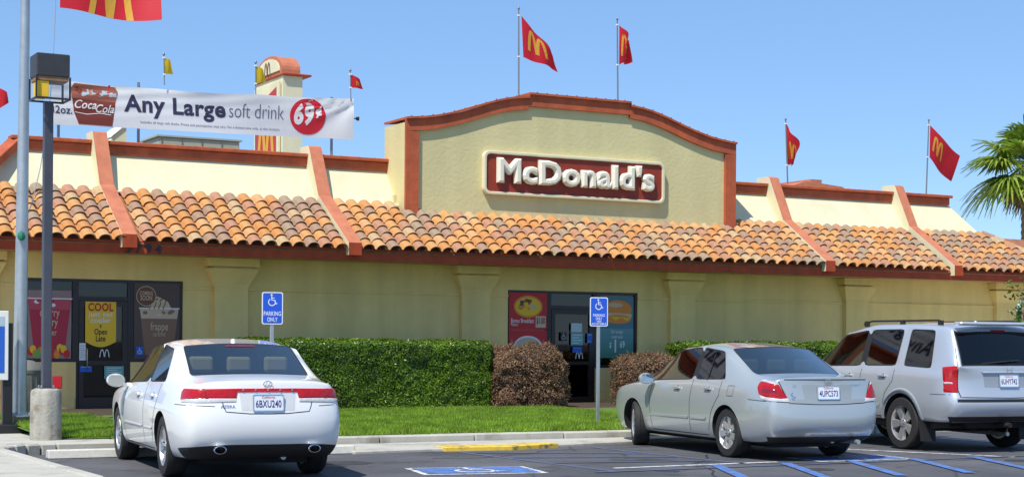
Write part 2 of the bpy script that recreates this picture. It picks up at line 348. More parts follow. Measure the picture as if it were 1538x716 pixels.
def blade(x, y):
    h = random.uniform(.03, .085); a = random.random()*6.28; w = .007; z = lawnz(x, y)-.005; o = len(vs); lx, ly = random.gauss(0, .02), random.gauss(0, .02)
    vs.extend([(x-w*cos(a), y-w*sin(a), z), (x+w*cos(a), y+w*sin(a), z), (x+lx, y+ly, z+h)]); fs.append((o, o+1, o+2))
for _ in range(150000):
    y = -7.28 + 4.66*random.random(); blade(random.uniform(-8.4, -.6), y)
for _ in range(26000): blade(random.uniform(-10.6, -9.2), random.uniform(-6.68, -2.9))
b.add(vs, fs, GRASS); tag(b.obj('grass'), kind='stuff', label='short bright green mown grass of the lawn beside the parking lot', cat='grass')
tag(B().box(-9.2, 9, -2.6, -.02, .10, .262, mat('mulch', (.07, .045, .03), 1, noise=(25, .4), bump=(40, .8, .03))).obj('mulch_bed'), kind='structure')
# terracotta walk to the left door
walk = tag(link('brick_walk', None), kind='structure')
PAV = [mat('paver_a', (.36, .15, .09), .9, noise=(15, .1)), mat('paver_b', (.43, .20, .12), .9, noise=(15, .1)), mat('paver_c', (.30, .12, .08), .9, noise=(15, .1))]
pm = [B().box(0, .392, 0, .392, -.1, 0, q).mesh('paver', bevel=.006) for q in PAV]
for i in range(9):
    for j in range(6): o = link('paver', random.choice(pm), walk, (-10.7+.4*i, -2.75+.4*j, .218+random.uniform(-.003, .003)))

# ================================================================== the restaurant
bd = thing('restaurant_building', (1.5, 0, 0), 'long low yellow stucco restaurant with clay tile roof and a curved gable', 'building')
OFF = (-1.5, 0, 0)
def part(b, name, parent=bd, **k):
    o = b.obj(name, parent, **k)
    if parent is bd: o.location = OFF
    return o
XL, XR = -10.6, 13.6
ops = [(-9.48, -8.60, 1.07, 2.51), (-8.60, -7.64, .10, 2.51), (-7.64, -6.70, 1.07, 2.51), (-.10, .86, .96, 2.50), (.86, 1.94, .10, 2.50), (1.94, 2.95, .96, 2.50)]
# stucco wall in pieces that butt round the openings
b = B(); x = XL; Y0, Y1 = 0, .22
for (a, c, z0, z1) in ops:
    if a > x + .001: b.box(x, a, Y0, Y1, 0, 2.96, STUCCO)
    if z0 > .15: b.box(a, c, Y0, Y1, 0, z0, STUCCO)
    b.box(a, c, Y0, Y1, z1, 2.96, STUCCO); x = c
b.box(x, XR, Y0, Y1, 0, 2.96, STUCCO)
b.box(XL, XL+.22, .22, 12, 0, 2.96, STUCCO); b.box(XR-.22, XR, .22, 12, 0, 2.96, STUCCO); b.box(XL, XR, 12, 12.2, 0, 4.4, STUCCO)
part(b, 'wall')
# string course, base ledge between the openings
spans = [(XL, -9.48), (-6.70, -.10), (2.95, XR)]
for a, c in spans:
    part(B().box(a, c, -.026, -.002, 2.36, 2.41, STUCCO), 'string_course', bevel=.006)
for a, c in spans + [(-9.48, -8.62), (-7.62, -6.70), (-.1, .84), (1.96, 2.95)]:
    part(B().box(a+.003, c-.003, -.05, -.002, .1, .46, STUCCO), 'base_ledge', bevel=.012)
def pilaster(xc):
    b = B(); b.box(xc-.31, xc+.31, -.11, -.003, .1, 2.42, STUCCO)
    pr = [(.33, 2.42), (.33, 2.47), (.355, 2.52), (.41, 2.62), (.445, 2.70), (.46, 2.725), (.46, 2.755), (.36, 2.760), (.36, 2.785), (.475, 2.790), (.475, 2.938)]
    vs = []; fs = []
    for i, (w, z) in enumerate(pr):
        d = .13 + (w-.33)*.8; vs += [(xc-w, -.003, z), (xc-w, -d, z), (xc+w, -d, z), (xc+w, -.003, z)]
        if i: o = 4*i-4; fs += [(o, o+1, o+5, o+4), (o+1, o+2, o+6, o+5), (o+2, o+3, o+7, o+6)]
    fs += [(0, 3, 2, 1)]
    b.add(vs, fs, STUCCO); p = part(b, 'pilaster')
    B().box(xc-.345, xc+.345, -.155, -.112, .1, .49, STUCCO).obj('plinth', p, bevel=.01)
for xc in (-10.3, -5.83, -.86, 4.01, 8.68, 13.2): pilaster(xc)
# soffit and fascia
part(B().box(XL-.9, XR+.9, -.95, .0, 2.945, 2.985, mat('soffit_paint', (.45, .36, .18), .85, noise=(2, .08))), 'soffit')
part(B().box(XL-.95, XR+.95, -.995, -.952, 2.925, 3.145, FASCIA), 'fascia', bevel=.006)
part(B().box(XL-.995, XL-.952, -.95, 12, 2.925, 3.145, FASCIA), 'fascia', bevel=.006)
# address numbers under the first rib
for k, ch in enumerate('3794'):
    b = B(); vs, fs, x0, x1 = textmesh(ch, .02, 0, .05); s = .235
    b.add([(-8.04 + .175*k + v[0]*s, -1.012 - v[2]*s*.3, 2.935 + v[1]*s) for v in vs], fs, BLACKM); part(b, 'address_number')

# --- mansard: tile slope, cream slope, cap
ZE, ZT = 3.12, 4.07; YE, YT = -1.02, .45; YC, ZC = 1.0, 4.80
TROUGH = mat('tile_trough', (.30, .12, .06), .9, noise=(6, .3))
b = B(); b.prism([(YE, ZE-.03), (YT, ZT-.04), (YT+.3, ZT-.04), (YT+.3, ZE-.1), (YE+.08, ZE-.1)], lambda y, z, x: (x, y, z), XL-.95, XR+.95, TROUGH); part(b, 'roof_deck')
b = B(); hx = lambda y: y - YE       # hip ends run at 45 degrees
def hipbox(y0, z0, y1, z1, m, th=.06):
    xa0, xa1 = -11.52+hx(y0), -11.52+hx(y1); xb0, xb1 = 14.42-hx(y0), 14.42-hx(y1)
    return [(xa0, y0, z0), (xb0, y0, z0), (xb1, y1, z1), (xa1, y1, z1)]
q = hipbox(YT, ZT, YC, ZC, CREAM); b.add(q + [(x, y+.3, z-.05) for x, y, z in q], [(0, 1, 2, 3), (0, 4, 5, 1), (1, 5, 6, 2), (2, 6, 7, 3), (3, 7, 4, 0), (4, 7, 6, 5)], CREAM)
qa, qb = q[3], q[2]
b.add([q[0], q[3], (q[3][0], 11, ZC), (q[0][0], 11.5, ZT)], [(0, 1, 2, 3)], CREAM); b.add([q[1], q[2], (q[2][0], 11, ZC), (q[1][0], 11.5, ZT)], [(0, 3, 2, 1)], CREAM)
part(b, 'cream_slope')
part(B().box(q[0][0], q[1][0], YT-.05, YT+.04, ZT-.005, ZT+.035, CREAM), 'flashing', bevel=.008)
X1, X2 = q[3][0], q[2][0]
b = B()
b.box(X1+.02, X2-.02, .93, 1.16, 4.80, 4.965, TERRA); b.box(X1-.03, X2+.03, .87, 1.2, 4.968, 5.035, TERRA)
b.box(X1+.02, X1+.22, 1.165, 11, 4.80, 4.965, TERRA); b.box(X2-.22, X2-.02, 1.165, 11, 4.80, 4.965, TERRA)
part(b, 'parapet_cap', bevel=.012)
b = B()
for k in range(60): b.box(X1+.1+k*.36, X1+.13+k*.36, .99, 1.02, 5.036, 5.052, TERRA)
tag(part(b, 'cap_fasteners'), kind='stuff')
part(B().box(X1+.3, X2-.3, 1.25, 11.9, 4.2, 4.3, mat('flat_roofing', (.35, .33, .30), .9, noise=(2, .2))), 'flat_roof')
part(B().box(X1, X2, 11.2, 11.6, 4.2, 5.0, STUCCO), 'back_parapet')

# --- clay tiles
TC = [('clay_orange', (0.505, 0.224, 0.070)), ('clay_pale_orange', (0.559, 0.307, 0.132)), ('clay_apricot', (0.541, 0.272, 0.094)), ('clay_rose', (0.415, 0.207, 0.119)), ('clay_mauve', (0.333, 0.207, 0.135)), ('clay_grey', (0.324, 0.236, 0.156)), ('clay_tan', (0.478, 0.324, 0.173))]
WT = [20, 14, 20, 14, 16, 9, 8]
TM = [mat(n, c, .85, noise=(14, .2), bump=(45, .4, .012), col2=((.30, .20, .13), 6, .50, .78)) for n, c in TC]
slope = math.atan2(ZT-ZE, YT-YE); PITCH = .268; ROWS = 7; EXPO = math.hypot(ZT-ZE, YT-YE)/ROWS
cs, sn = cos(slope), sin(slope)
def tile_geo(b, m, ox=0, oy=0, oz=0, sw=0.):
    """one barrel tile with a narrow pan on its left; the lower end rides on the course below"""
    n = 7; L = EXPO + .05; vs = []; fs = []
    for s_, (t, r, lift) in enumerate(((0, .116, .030), (L, .104, 0.0))):
        for inner in (0, 1):
            rr = r - .016*inner
            pts = [(-.150, -.008*inner), (-rr-.004, -.004-.006*inner)] + [(-rr*cos(pi*k/n), rr*.80*sin(pi*k/n)) for k in range(n+1)]
            for (x, h) in pts:
                h += lift + .012; x += sw*t
                vs.append((ox + x, oy + t*cs - h*sn, oz + t*sn + h*cs))
    P = n+3
    for k in range(P-1):
        fs += [(k, k+1, 2*P+k+1, 2*P+k), (k, P+k, P+k+1, k+1)]
        if k >= 2: fs.append((P+k, 3*P+k, 3*P+k+1, P+k+1))
    b.add(vs, fs, m)
def tmesh(m):
    b = B(); tile_geo(b, m); me = bpy.data.meshes.new('tile'); me.from_pydata(b.v, [], b.f); me.materials.append(m)
    me.polygons.foreach_set('use_smooth', [True]*len(me.polygons)); me.set_sharp_from_angle(angle=R(40)); return me
TME = [tmesh(m) for m in TM]
ribx = [-7.99, -3.86, 7.08, 10.72]
tl = []
ncol = int((14.4+11.5)/PITCH)
for i in range(ncol):
    x = -11.35 + i*PITCH
    for j in range(ROWS):
        y = YE - .06 + j*EXPO*cs; z = ZE - .005 + j*EXPO*sn
        ymid = y + .1
        if x < -11.5 + (ymid-YE) + .1 or x > 14.4 - (ymid-YE) - .1: continue
        if any(abs(x-r) < .13 for r in ribx): continue
        if -2.38 < x < 5.52 and y > .16: continue
        d = math.hypot(x+15.8, y+28.9); tl.append((d if x > -10.3 else 99, x, y, z))
tl.sort(); stuff = B()
roof = part(B().box(XL, XR, .3, .5, 3.4, 3.5, TROUGH), 'tile_batten')
for k, (d, x, y, z) in enumerate(tl):
    c = random.choices(range(len(TM)), WT)[0]; jx = random.uniform(-.008, .008); jy = random.uniform(-.015, .012)
    if k < 298:
        o = link('roof_tile', TME[c], bd, (x+jx-1.5, y+jy*cs, z+jy*sn)); o.rotation_euler = (0, 0, random.uniform(-.02, .02))
    else: tile_geo(stuff, TM[c], x+jx, y+jy*cs, z+jy*sn, random.uniform(-.02, .02))
me = bpy.data.meshes.new('roof_tiles'); me.from_pydata(stuff.v, [], stuff.f)
for q_ in stuff.mats: me.materials.append(q_)
me.polygons.foreach_set('material_index', stuff.m); me.polygons.foreach_set('use_smooth', [True]*len(me.polygons)); me.set_sharp_from_angle(angle=R(40))
o = link('roof_tiles', me, bd, OFF); o['kind'] = 'stuff'
# hip ridge tiles on the right end
for k in range(9):
    t = (k+.5)/9; y = YE+(YT-YE)*t
    b = B(); b.lathe([(-.15, .10), (.15, .085)], (14.42-hx(y), y, ZE+(ZT-ZE)*t+.04), (-1, 1, (ZT-ZE)/(YT-YE)), random.choice(TM), 10); part(b, 'ridge_tile', smooth=True)

# --- ribs crossing the roof
for rx_ in ribx + [-9.75]:
    w = .128
    out = [(1.30, 5.19), (.90, 5.19), (.84, 5.16), (.345, 4.20), (-1.13, 3.245), (-1.13, 3.02), (-1.0, 3.02), (-.98, 3.1), (.5, 4.02), (1.05, 4.75), (1.3, 4.9)]
    if rx_ == -9.75: continue
    b = B(); n = len(out); nb = 4                      # nb outer edges carry the terracotta coat
    vs = [(rx_-w, y, z) for y, z in out] + [(rx_+w, y, z) for y, z in out]
    b.add(vs, [tuple(range(n))[::-1]], CREAM); b.add(vs, [tuple(range(n, 2*n))], CREAM)
    for i in range(n): b.add([vs[i], vs[(i+1) % n], vs[n+(i+1) % n], vs[n+i]], [(0, 1, 2, 3)], SALMON if i < 4 else FASCIA)  # rib ends and underside in darker red, their shade put into the colour
    part(b, 'roof_rib', bevel=.008)
# rib along the left hip
b = B(); hp = lambda t, dz, s: (-11.45+2.05*t+s*.09, YE+2.05*t-s*.09, 3.16+1.86*t+dz)
vs = [hp(t, dz, s) for t in (0, 1) for dz in (-.14, .03) for s in (-1, 1)]
b.add(vs, [(0, 1, 3, 2), (4, 6, 7, 5), (0, 4, 5, 1), (2, 3, 7, 6), (0, 2, 6, 4), (1, 5, 7, 3)], TERRA); part(b, 'hip_rib', bevel=.01)

# --- curved gable
GC = 1.59; GY = .15; GB = 1.08
def gtop(d):
    d = abs(d)
    P = [(1.20, 6.37), (1.45, 6.345), (1.7, 6.30), (2.0, 6.225), (2.35, 6.105), (2.65, 6.005), (3.0, 5.905), (3.3, 5.84), (3.6, 5.795), (3.89, 5.77)]
    if d < 1.20: return 6.44
    for (a, za), (c, zc) in zip(P, P[1:]):
        if d <= c + 1e-6: return za + (zc-za)*(d-a)/(c-a)
    return 5.77
ds = [-3.89, -3.7, -3.5, -3.3, -3.1, -2.9, -2.7, -2.5, -2.3, -2.1, -1.9, -1.7, -1.5, -1.3, -1.2001, -1.1999]
ds = ds + [-d for d in ds[::-1]]
top = [(GC+d, gtop(d)) for d in ds]
b = B(); bot = 3.86
inner = [(x, z-.10) for x, z in top]
b.prism([(GC-3.89, bot)] + inner + [(GC+3.89, bot)], lambda x, z, y: (x, y, z), GY, GB, STUCCO_G); part(b, 'gable')
# border: side legs and thick cap following the curve, proud of the stucco
b = B(); bw = .27
def strip(y0, y1, up, lo, x_in, m):
    n = len(top); U = [(x + (up if False else 0), z+up) for x, z in top]; Lw = [(x, z-lo) for x, z in top]
    vs = [(x, y0, z) for x, z in U] + [(x, y0, z) for x, z in Lw] + [(x, y1, z) for x, z in U] + [(x, y1, z) for x, z in Lw]; fs = []
    for i in range(n-1): fs += [(i, i+1, n+i+1, n+i), (2*n+i, 3*n+i, 3*n+i+1, 2*n+i+1), (i, 2*n+i, 2*n+i+1, i+1), (n+i, n+i+1, 3*n+i+1, 3*n+i)]
    fs += [(0, n, 3*n, 2*n), (n-1, 3*n-1, 4*n-1, 2*n-1)]
    return vs, fs
vs, fs = strip(GY-.07, GY-.003, -.045, .27, 0, TERRA); b.add(vs, fs, TERRA)
part(b, 'gable_border')
b = B(); vs, fs = strip(GY-.12, GB+.04, 0, .042, 0, TERRA); b.add(vs, fs, TERRA); part(b, 'gable_coping')
for s in (-1, 1):
    xa = GC + s*3.89; xb = xa - s*bw
    part(B().box(min(xa, xb), max(xa, xb), GY-.072, GY-.003, 3.80, 5.503, TERRA), 'gable_side_border')
b = B()
for k in range(34):
    x = GC-3.8+k*.2303; b.box(x, x+.025, GY-.10, GY-.075, gtop(x-GC)+.001, gtop(x-GC)+.02, TERRA)
tag(part(b, 'coping_fasteners'), kind='stuff')
part(B().box(GC-3.55, GC+3.55, GY-.02, GY-.003, 3.90, 3.955, CREAM), 'gable_flashing', bevel=.005)
part(B().box(GC-3.95, GC-3.75, .5, 1.15, 4.0, 4.3, STUCCO_G), 'gable_return')

# --- storefronts
def storefront(x0, xd0, xd1, x1, zb, zt, zdoor):
    fr = B(); F = .055; y0, y1 = .03, .11
    def bar(a, c, d, e): fr.box(a, c, y0, y1, d, e, DARKBR)
    sf = part(B().box(x0, x1, y0-.01, y1+.01, zt-.05, zt, DARKBR), 'storefront_frame')
    parts = []
    for (a, c, z0) in ((x0, xd0, zb), (xd1, x1, zb)):
        fr = B()
        bar(a, a+F, z0, zt-.052); bar(c-F, c, z0, zt-.052); bar(a+F+.001, c-F-.001, z0, z0+F)
        w = part(fr, 'window_frame'); w.data.name = 'window_frame'
        B().box(a+F, c-F, .065, .073, z0+F, zt-.052, glassmat('window_glass', (.42, .38, .34))).obj('pane', w)
    fr = B(); ztr = 2.14
    bar(xd0+.002, xd0+.05, zdoor, zt-.052); bar(xd1-.05, xd1-.002, zdoor, zt-.052); bar(xd0+.051, xd1-.051, ztr, ztr+.07)
    tr = part(fr, 'door_frame'); B().box(xd0+.05, xd1-.05, .065, .073, ztr+.07, zt-.052, glassmat('window_glass', (.42, .38, .34))).obj('transom_pane', tr)
    b = B(); a, c = xd0+.056, xd1-.056; y0, y1 = .02, .09
    for args in ((a, a+.085, zdoor+.01, ztr-.006), (c-.085, c, zdoor+.01, ztr-.006), (a+.086, c-.086, ztr-.10, ztr-.006), (a+.086, c-.086, zdoor+.01, zdoor+.26), (a+.086, c-.086, 1.02, 1.09)): b.box(args[0], args[1], y0, y1, args[2], args[3], DARKBR)
    d = part(b, 'door')
    B().box(a+.086, c-.086, .05, .058, zdoor+.27, 1.02, glassmat('window_glass', (.42, .38, .34))).obj('door_pane', d)
    B().box(a+.086, c-.086, .05, .058, 1.09, ztr-.10, glassmat('window_glass', (.42, .38, .34))).obj('door_pane', d)
    b = B(); b.tube([(a+.13, -.005, .95), (a+.13, -.045, .98), (a+.13, -.045, 1.28), (a+.13, -.005, 1.31)], .011, CHROME, 8); b.obj('handle', d, smooth=True)
    part(B().box(xd0, xd1, -.06, .12, zdoor-.06, zdoor+.005, STEEL), 'door_sill')
storefront(-9.48, -8.60, -7.64, -6.70, 1.07, 2.51, .20); storefront(-.10, .86, 1.94, 2.95, .96, 2.50, .12)
# dim rooms behind the glass
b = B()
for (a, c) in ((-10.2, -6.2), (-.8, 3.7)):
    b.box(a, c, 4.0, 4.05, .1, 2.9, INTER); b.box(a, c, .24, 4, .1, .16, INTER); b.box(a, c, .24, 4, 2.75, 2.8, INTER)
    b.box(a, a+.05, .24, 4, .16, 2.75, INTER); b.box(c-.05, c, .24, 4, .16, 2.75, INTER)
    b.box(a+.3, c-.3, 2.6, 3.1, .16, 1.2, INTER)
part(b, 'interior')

# ================================================================== wall sign
sg = thing('wall_sign', (1.50, .0, 4.37), 'long maroon sign with raised cream letters and a rounded cream border on the gable', 'sign')
SW, SH = 4.26, .86
def rrect(w, h, r, n=5):
    return [(sx*(w/2-r) + r*cos(a0+k*pi/2/n), sy*(h/2-r) + r*sin(a0+k*pi/2/n)) for sx, sy, a0 in ((1, 1, 0), (-1, 1, pi/2), (-1, -1, pi), (1, -1, 3*pi/2)) for k in range(n+1)]
SX, SY = 0, SH/2
sfn = lambda x, z, y: (x+SX, y, z+SY)
b = B(); o_, i_ = rrect(SW, SH, .13), rrect(SW-.12, SH-.12, .09); n = len(o_); ya, yb = GY-.115, GY-.003
vs = [sfn(x, z, ya) for x, z in o_] + [sfn(x, z, ya) for x, z in i_] + [sfn(x, z, yb) for x, z in o_] + [sfn(x, z, yb) for x, z in i_]; fs = []
for k in range(n):
    j = (k+1) % n; fs += [(k, j, n+j, n+k), (k, 2*n+k, 2*n+j, j), (n+k, n+j, 3*n+j, 3*n+k)]
b.add(vs, fs, mat('sign_border_paint', (.72, .66, .45), .6, noise=(5, .05))); b.obj('border', sg, bevel=.012, seg=2)
b = B(); b.prism(rrect(SW-.118, SH-.118, .09), sfn, GY-.075, GY-.01, mat('maroon_panel', (.29, .034, .013), .6, noise=(3, .15), vstreak=(3, .2))); b.obj('panel', sg)
LET = mat('sign_letter_ivory', (.78, .73, .60), .45, noise=(6, .06)); LETS = mat('sign_letter_side', (.50, .45, .36), .6)
word = "McDonald's"; tot = textmesh(word); sc_ = 3.30/(tot[3]-tot[2])
for k, ch in enumerate(word):
    vs, fs, x0, x1 = textmesh(ch, 0, 0, .03, .064)
    adv = (textmesh(word[:k+1])[3] - (x1-.064)) + .05*(k-4.5)
    b = B(); b.add([((v[0]+adv-(tot[2]+tot[3])/2)*sc_, GY-.125 - v[2]*sc_*1.1, v[1]*sc_*.86 + .275) for v in vs], fs, LET)
    b.obj('letter' if ch != "'" else 'apostrophe', sg, smooth=False)

# ================================================================== posters on the glass
def poster(name, x0, x1, z0, z1, label, y=.022):
    """a flat sheet hung on the glass; returns thing and the map from its own width/height units"""
    t = thing(name, (x0, y, z0), label, 'poster'); w, h = x1-x0, z1-z0
    lay = [0.]
    fn = lambda u, v: (u*w, -lay[0], v*h)
    return t, fn, lay, w, h
def pm_(n, c, r=.5): return mat('print_' + n, c, r)
PW = pm_('white', (.75, .75, .74)); PR = pm_('red', (.55, .015, .02)); PY = pm_('yellow', (.85, .52, .015)); PK = pm_('ink', (.03, .02, .02)); PT = pm_('teal', (.16, .42, .42)); PBR = pm_('brown', (.16, .06, .03)); PCR = pm_('cream', (.62, .45, .30)); PPK = pm_('pink', (.50, .06, .10)); PGR = pm_('green', (.16, .38, .06)); PO = pm_('orange', (.75, .25, .03)); PSK = pm_('ice', (.45, .55, .60)); PCB = pm_('cobalt', (.02, .12, .55))
def sheet(t, fn, lay, m, a=0, c=1, d=0, e=1):
    b = B(); lay[0] = .003; p = [fn(a, d), fn(c, d), fn(c, e), fn(a, e)]; q = [(x, y+.003, z) for x, y, z in p]; b.add(p+q, [(0, 1, 2, 3), (4, 7, 6, 5), (0, 4, 5, 1), (1, 5, 6, 2), (2, 6, 7, 3), (3, 7, 4, 0)], m); return b.obj('sheet', t)
def cup(t, fn, lay, cx, cy, w, h, body, topc, name='drink_print'):
    lay[0] = .006; b = B(); poly(b, [(cx-w*.36, cy), (cx+w*.36, cy), (cx+w*.5, cy+h), (cx-w*.5, cy+h)], fn, body)
    lay[0] = .008; poly(b, [(cx-w*.46, cy+h*.78), (cx+w*.46, cy+h*.78), (cx+w*.5, cy+h), (cx-w*.5, cy+h)], fn, topc)
    for k in range(9):
        x = cx + random.uniform(-.36, .36)*w; y = cy + h*random.uniform(.80, .96); lay[0] = .0095+.0003*k; disc(b, x, y, .07*w, .04*h, fn, random.choice([topc, PW, body]), 6)
    lay[0] = .013; stroke(b, [(cx-w*.52, cy+h), (cx+w*.52, cy+h)], .025*h, fn, PW); b.obj(name, t)
# left shopfront, left pane
t, fn, lay, w, h = poster('drink_poster', -9.42, -8.68, 1.13, 2.30, 'poster of a red berry drink over fruit in the window left of the left door')
sheet(t, fn, lay, pm_('dusky', (.30, .20, .20)))
cup(t, fn, lay, .50, .14, 1.0, .74, pm_('berry', (.42, .02, .05)), PPK)
b = B(); lay[0] = .012
for k, s in enumerate(('cherry', 'berry', 'chiller')): text(b, s, fn, .5, .62-.14*k, .17 if k < 2 else .13, PCR, .01)
b.obj('lettering', t)
b = B()
for k in range(16): lay[0] = .008+.0004*k; disc(b, .06+.055*k+random.uniform(-.02, .02), .10+random.uniform(-.05, .06), .075, .06, fn, random.choice([PR, PGR, PY, PR, PO]), 10)
b.obj('fruit_print', t)
# left shopfront, right pane
t, fn, lay, w, h = poster('coffee_poster', -7.58, -6.76, 1.13, 2.46, 'poster of an iced coffee with chocolate drizzle in the window right of the left door')
sheet(t, fn, lay, pm_('coffee_ground', (.10, .06, .05)))
cup(t, fn, lay, .55, .05, .86, .62, pm_('frappe', (.26, .13, .08)), PCR)
b = B(); lay[0] = .0125
poly(b, [(.30, .66), (.38, .76), (.5, .83), (.62, .80), (.74, .76), (.83, .66)], fn, PCR)
lay[0] = .0145
for k in range(4): stroke(b, [(.33+.10*k, .66), (.38+.10*k, .74), (.30+.13*k, .77), (.42+.1*k, .80)], .02, fn, PBR)
b.obj('cream_print', t)
b = B(); lay[0] = .0155; text(b, 'frappe', fn, .55, .38, .15, PCR, .01); text(b, 'caramel', fn, .55, .30, .09, PCR); b.obj('lettering', t)
b = B(); lay[0] = .016; disc(b, .26, .83, .22, .135, fn, PCR); lay[0] = .018; disc(b, .26, .83, .205, .125, fn, PBR)
lay[0] = .020; text(b, 'COMING', fn, .26, .845, .07, PCR, .02); text(b, 'SOON', fn, .26, .775, .09, PCR, .02); b.obj('badge', t)
# left door: yellow banner and stickers
t, fn, lay, w, h = poster('door_poster', -8.44, -7.90, 1.33, 2.12, 'bright yellow COOL and open late poster with a curved bottom on the left glass door', .010)
pts = [(0, 1), (0, .12)] + [(k/8, .12-.12*sin(pi*k/8)) for k in range(1, 8)] + [(1, .12), (1, 1)]
b = B(); poly(b, pts, fn, PY); b.obj('sheet', t)
b = B(); lay[0] = .003; text(b, 'COOL', fn, .5, .80, .24, PR, .035, width=.82)
for k, s in enumerate(('just got', 'cooler')): text(b, s, fn, .5, .67-.13*k, .16, PW, .02, width=.8 if k == 0 else .66)
text(b, '&', fn, .5, .43, .1, PK, .01)
for k, s in enumerate(('Open', 'Late')): text(b, s, fn, .5, .28-.15*k, .18, PK, .02)
b.obj('lettering', t)
def notice(x0, x1, z0, z1, m, label, lines=0, lm=None, y=.015, sym=None, cat='sticker'):
    t, fn, lay, w, h = poster('notice', x0, x1, z0, z1, label, y); t['category'] = cat; sheet(t, fn, lay, m)
    b = B(); lay[0] = .006
    for k in range(lines): stroke(b, [(.12, .85-.75*k/max(lines-1, 1)*.9), (.88-.2*(k % 2), .85-.75*k/max(lines-1, 1)*.9)], .06, fn, lm)
    if sym: wheelchair(b, .5, .5, .8, lambda u, v: (fn(.5, 0)[0]+(u-.5)*h, -lay[0], v*h), lm)
    if b.v: b.obj('print', t)
notice(-7.55, -7.41, 1.19, 1.34, PCB, 'small blue wheelchair sticker low on the coffee poster window', 0, PW, -.002, True)
notice(-8.10, -7.76, .78, 1.0, PT, 'pale teal notice on the lower glass of the left door', 5, PW, .015, cat='notice')
notice(-8.54, -8.43, 1.10, 1.40, PW, 'tall narrow white notice beside the left door handle', 6, PSK, .010, cat='notice')
notice(-8.53, -8.32, .90, 1.0, PCB, 'small blue strip sticker low on the left door frame', 1, PW, .010)
for (x, z, l) in ((-8.10, 1.22, 'white line drawn arches decal on the left glass door'), (1.56, 1.21, 'pale arches decal on the right glass door')):
    t = thing('arches_decal', (x, .014, z), l, 'decal', 'arches decals'); b = B(); arches(b, 0, 0, .17, .13, lambda u, v: (u, 0, v), PW, .09); b.obj('arches', t)
# right shopfront
t, fn, lay, w, h = poster('breakfast_poster', -.06, .80, 1.02, 2.45, 'pair of red breakfast posters in the window left of the right door')
for q, (d, e) in enumerate(((0, .48), (.49, 1))):
    sheet(t, fn, lay, PR, 0, 1, d, e)
    b = B(); mid = d+.25 if q == 0 else d+.32
    lay[0] = .006; disc(b, .5, mid, .38, .155, fn, PW if q == 0 else PO, 22); lay[0] = .008; disc(b, .5, mid, .34, .13, fn, PCR if q == 0 else PY, 20)
    for k in range(22):
        a = random.random()*6.28; r = random.random()**.5; lay[0] = .009+.0003*k; disc(b, .5+.26*r*cos(a), mid+.09*r*sin(a)+.01, .07, .025, fn, random.choice([PO, PY, PCR, PBR]), 7)
    b.obj('dish_print', t)
b = B(); lay[0] = .006; poly(b, [(.70, .52), (.97, .52), (.97, .68), (.70, .68)], fn, PCR); lay[0] = .009
text(b, 'Bonus Breakfast', fn, .05, .585, .085, PW, .015, width=.6, align='l'); text(b, 'Platters', fn, .05, .54, .06, PW, 0, align='l'); text(b, '$1.00', fn, .835, .575, .12, PBR, .02, width=.22); b.obj('lettering', t)
t, fn, lay, w, h = poster('burger_poster', 2.06, 2.86, 1.16, 2.42, 'blue green fish burger poster in the window right of the right door')
sheet(t, fn, lay, pm_('sea', (.09, .20, .24)))
b = B(); lay[0] = .006
for k in range(6): poly(b, [(0, .08*k), (1, .08*k), (1, .08*k+.081), (0, .08*k+.081)], fn, pm_('sea%d' % k, (.06+.012*k, .22+.015*k, .16+.03*k)))
b.obj('ground_print', t)
b = B(); lay[0] = .009; disc(b, .52, .79, .42, .15, fn, PO, 22); lay[0] = .011; poly(b, [(.10, .66), (.92, .64), (.95, .72), (.08, .74)], fn, PCR); lay[0] = .012; disc(b, .52, .63, .40, .075, fn, PO, 20); lay[0] = .013; poly(b, [(.1, .68), (.9, .655), (.8, .60), (.62, .66), (.45, .61), (.3, .67)], fn, PY)
lay[0] = .014; disc(b, .45, .86, .22, .04, fn, PCR, 14); b.obj('burger_print', t)
b = B(); lay[0] = .011; text(b, 'fish burger', fn, .5, .40, .085, PW, 0); text(b, 'small meal', fn, .5, .32, .08, PW, 0); text(b, '$', fn, .30, .17, .12, PW, .02); text(b, '1', fn, .45, .10, .28, PW, .03); text(b, '69', fn, .66, .17, .15, PW, .02); b.obj('lettering', t)
notice(1.36, 1.62, 1.68, 1.86, PSK, 'grey opening hours sticker high on the right glass door', 3, PW, .012, cat='notice')
notice(1.36, 1.64, 1.42, 1.66, PT, 'pale teal notice in the middle of the right glass door', 4, PW, .012, cat='notice')
notice(1.40, 1.62, 1.27, 1.38, PCB, 'dark blue sticker below the teal notice on the right glass door', 1, PT, .012)
notice(1.12, 1.26, 1.50, 1.68, PK, 'small dark wheelchair sticker on the left stile of the right glass door', 0, PSK, .012, True)
notice(1.74, 1.86, 1.46, 1.66, PCB, 'small blue notice on the right stile of the right glass door', 2, PSK, .012)
notice(2.50, 2.62, .66, .78, PR, 'small dark red plate on the wall under the burger poster', 0, None, -.012, cat='plate')

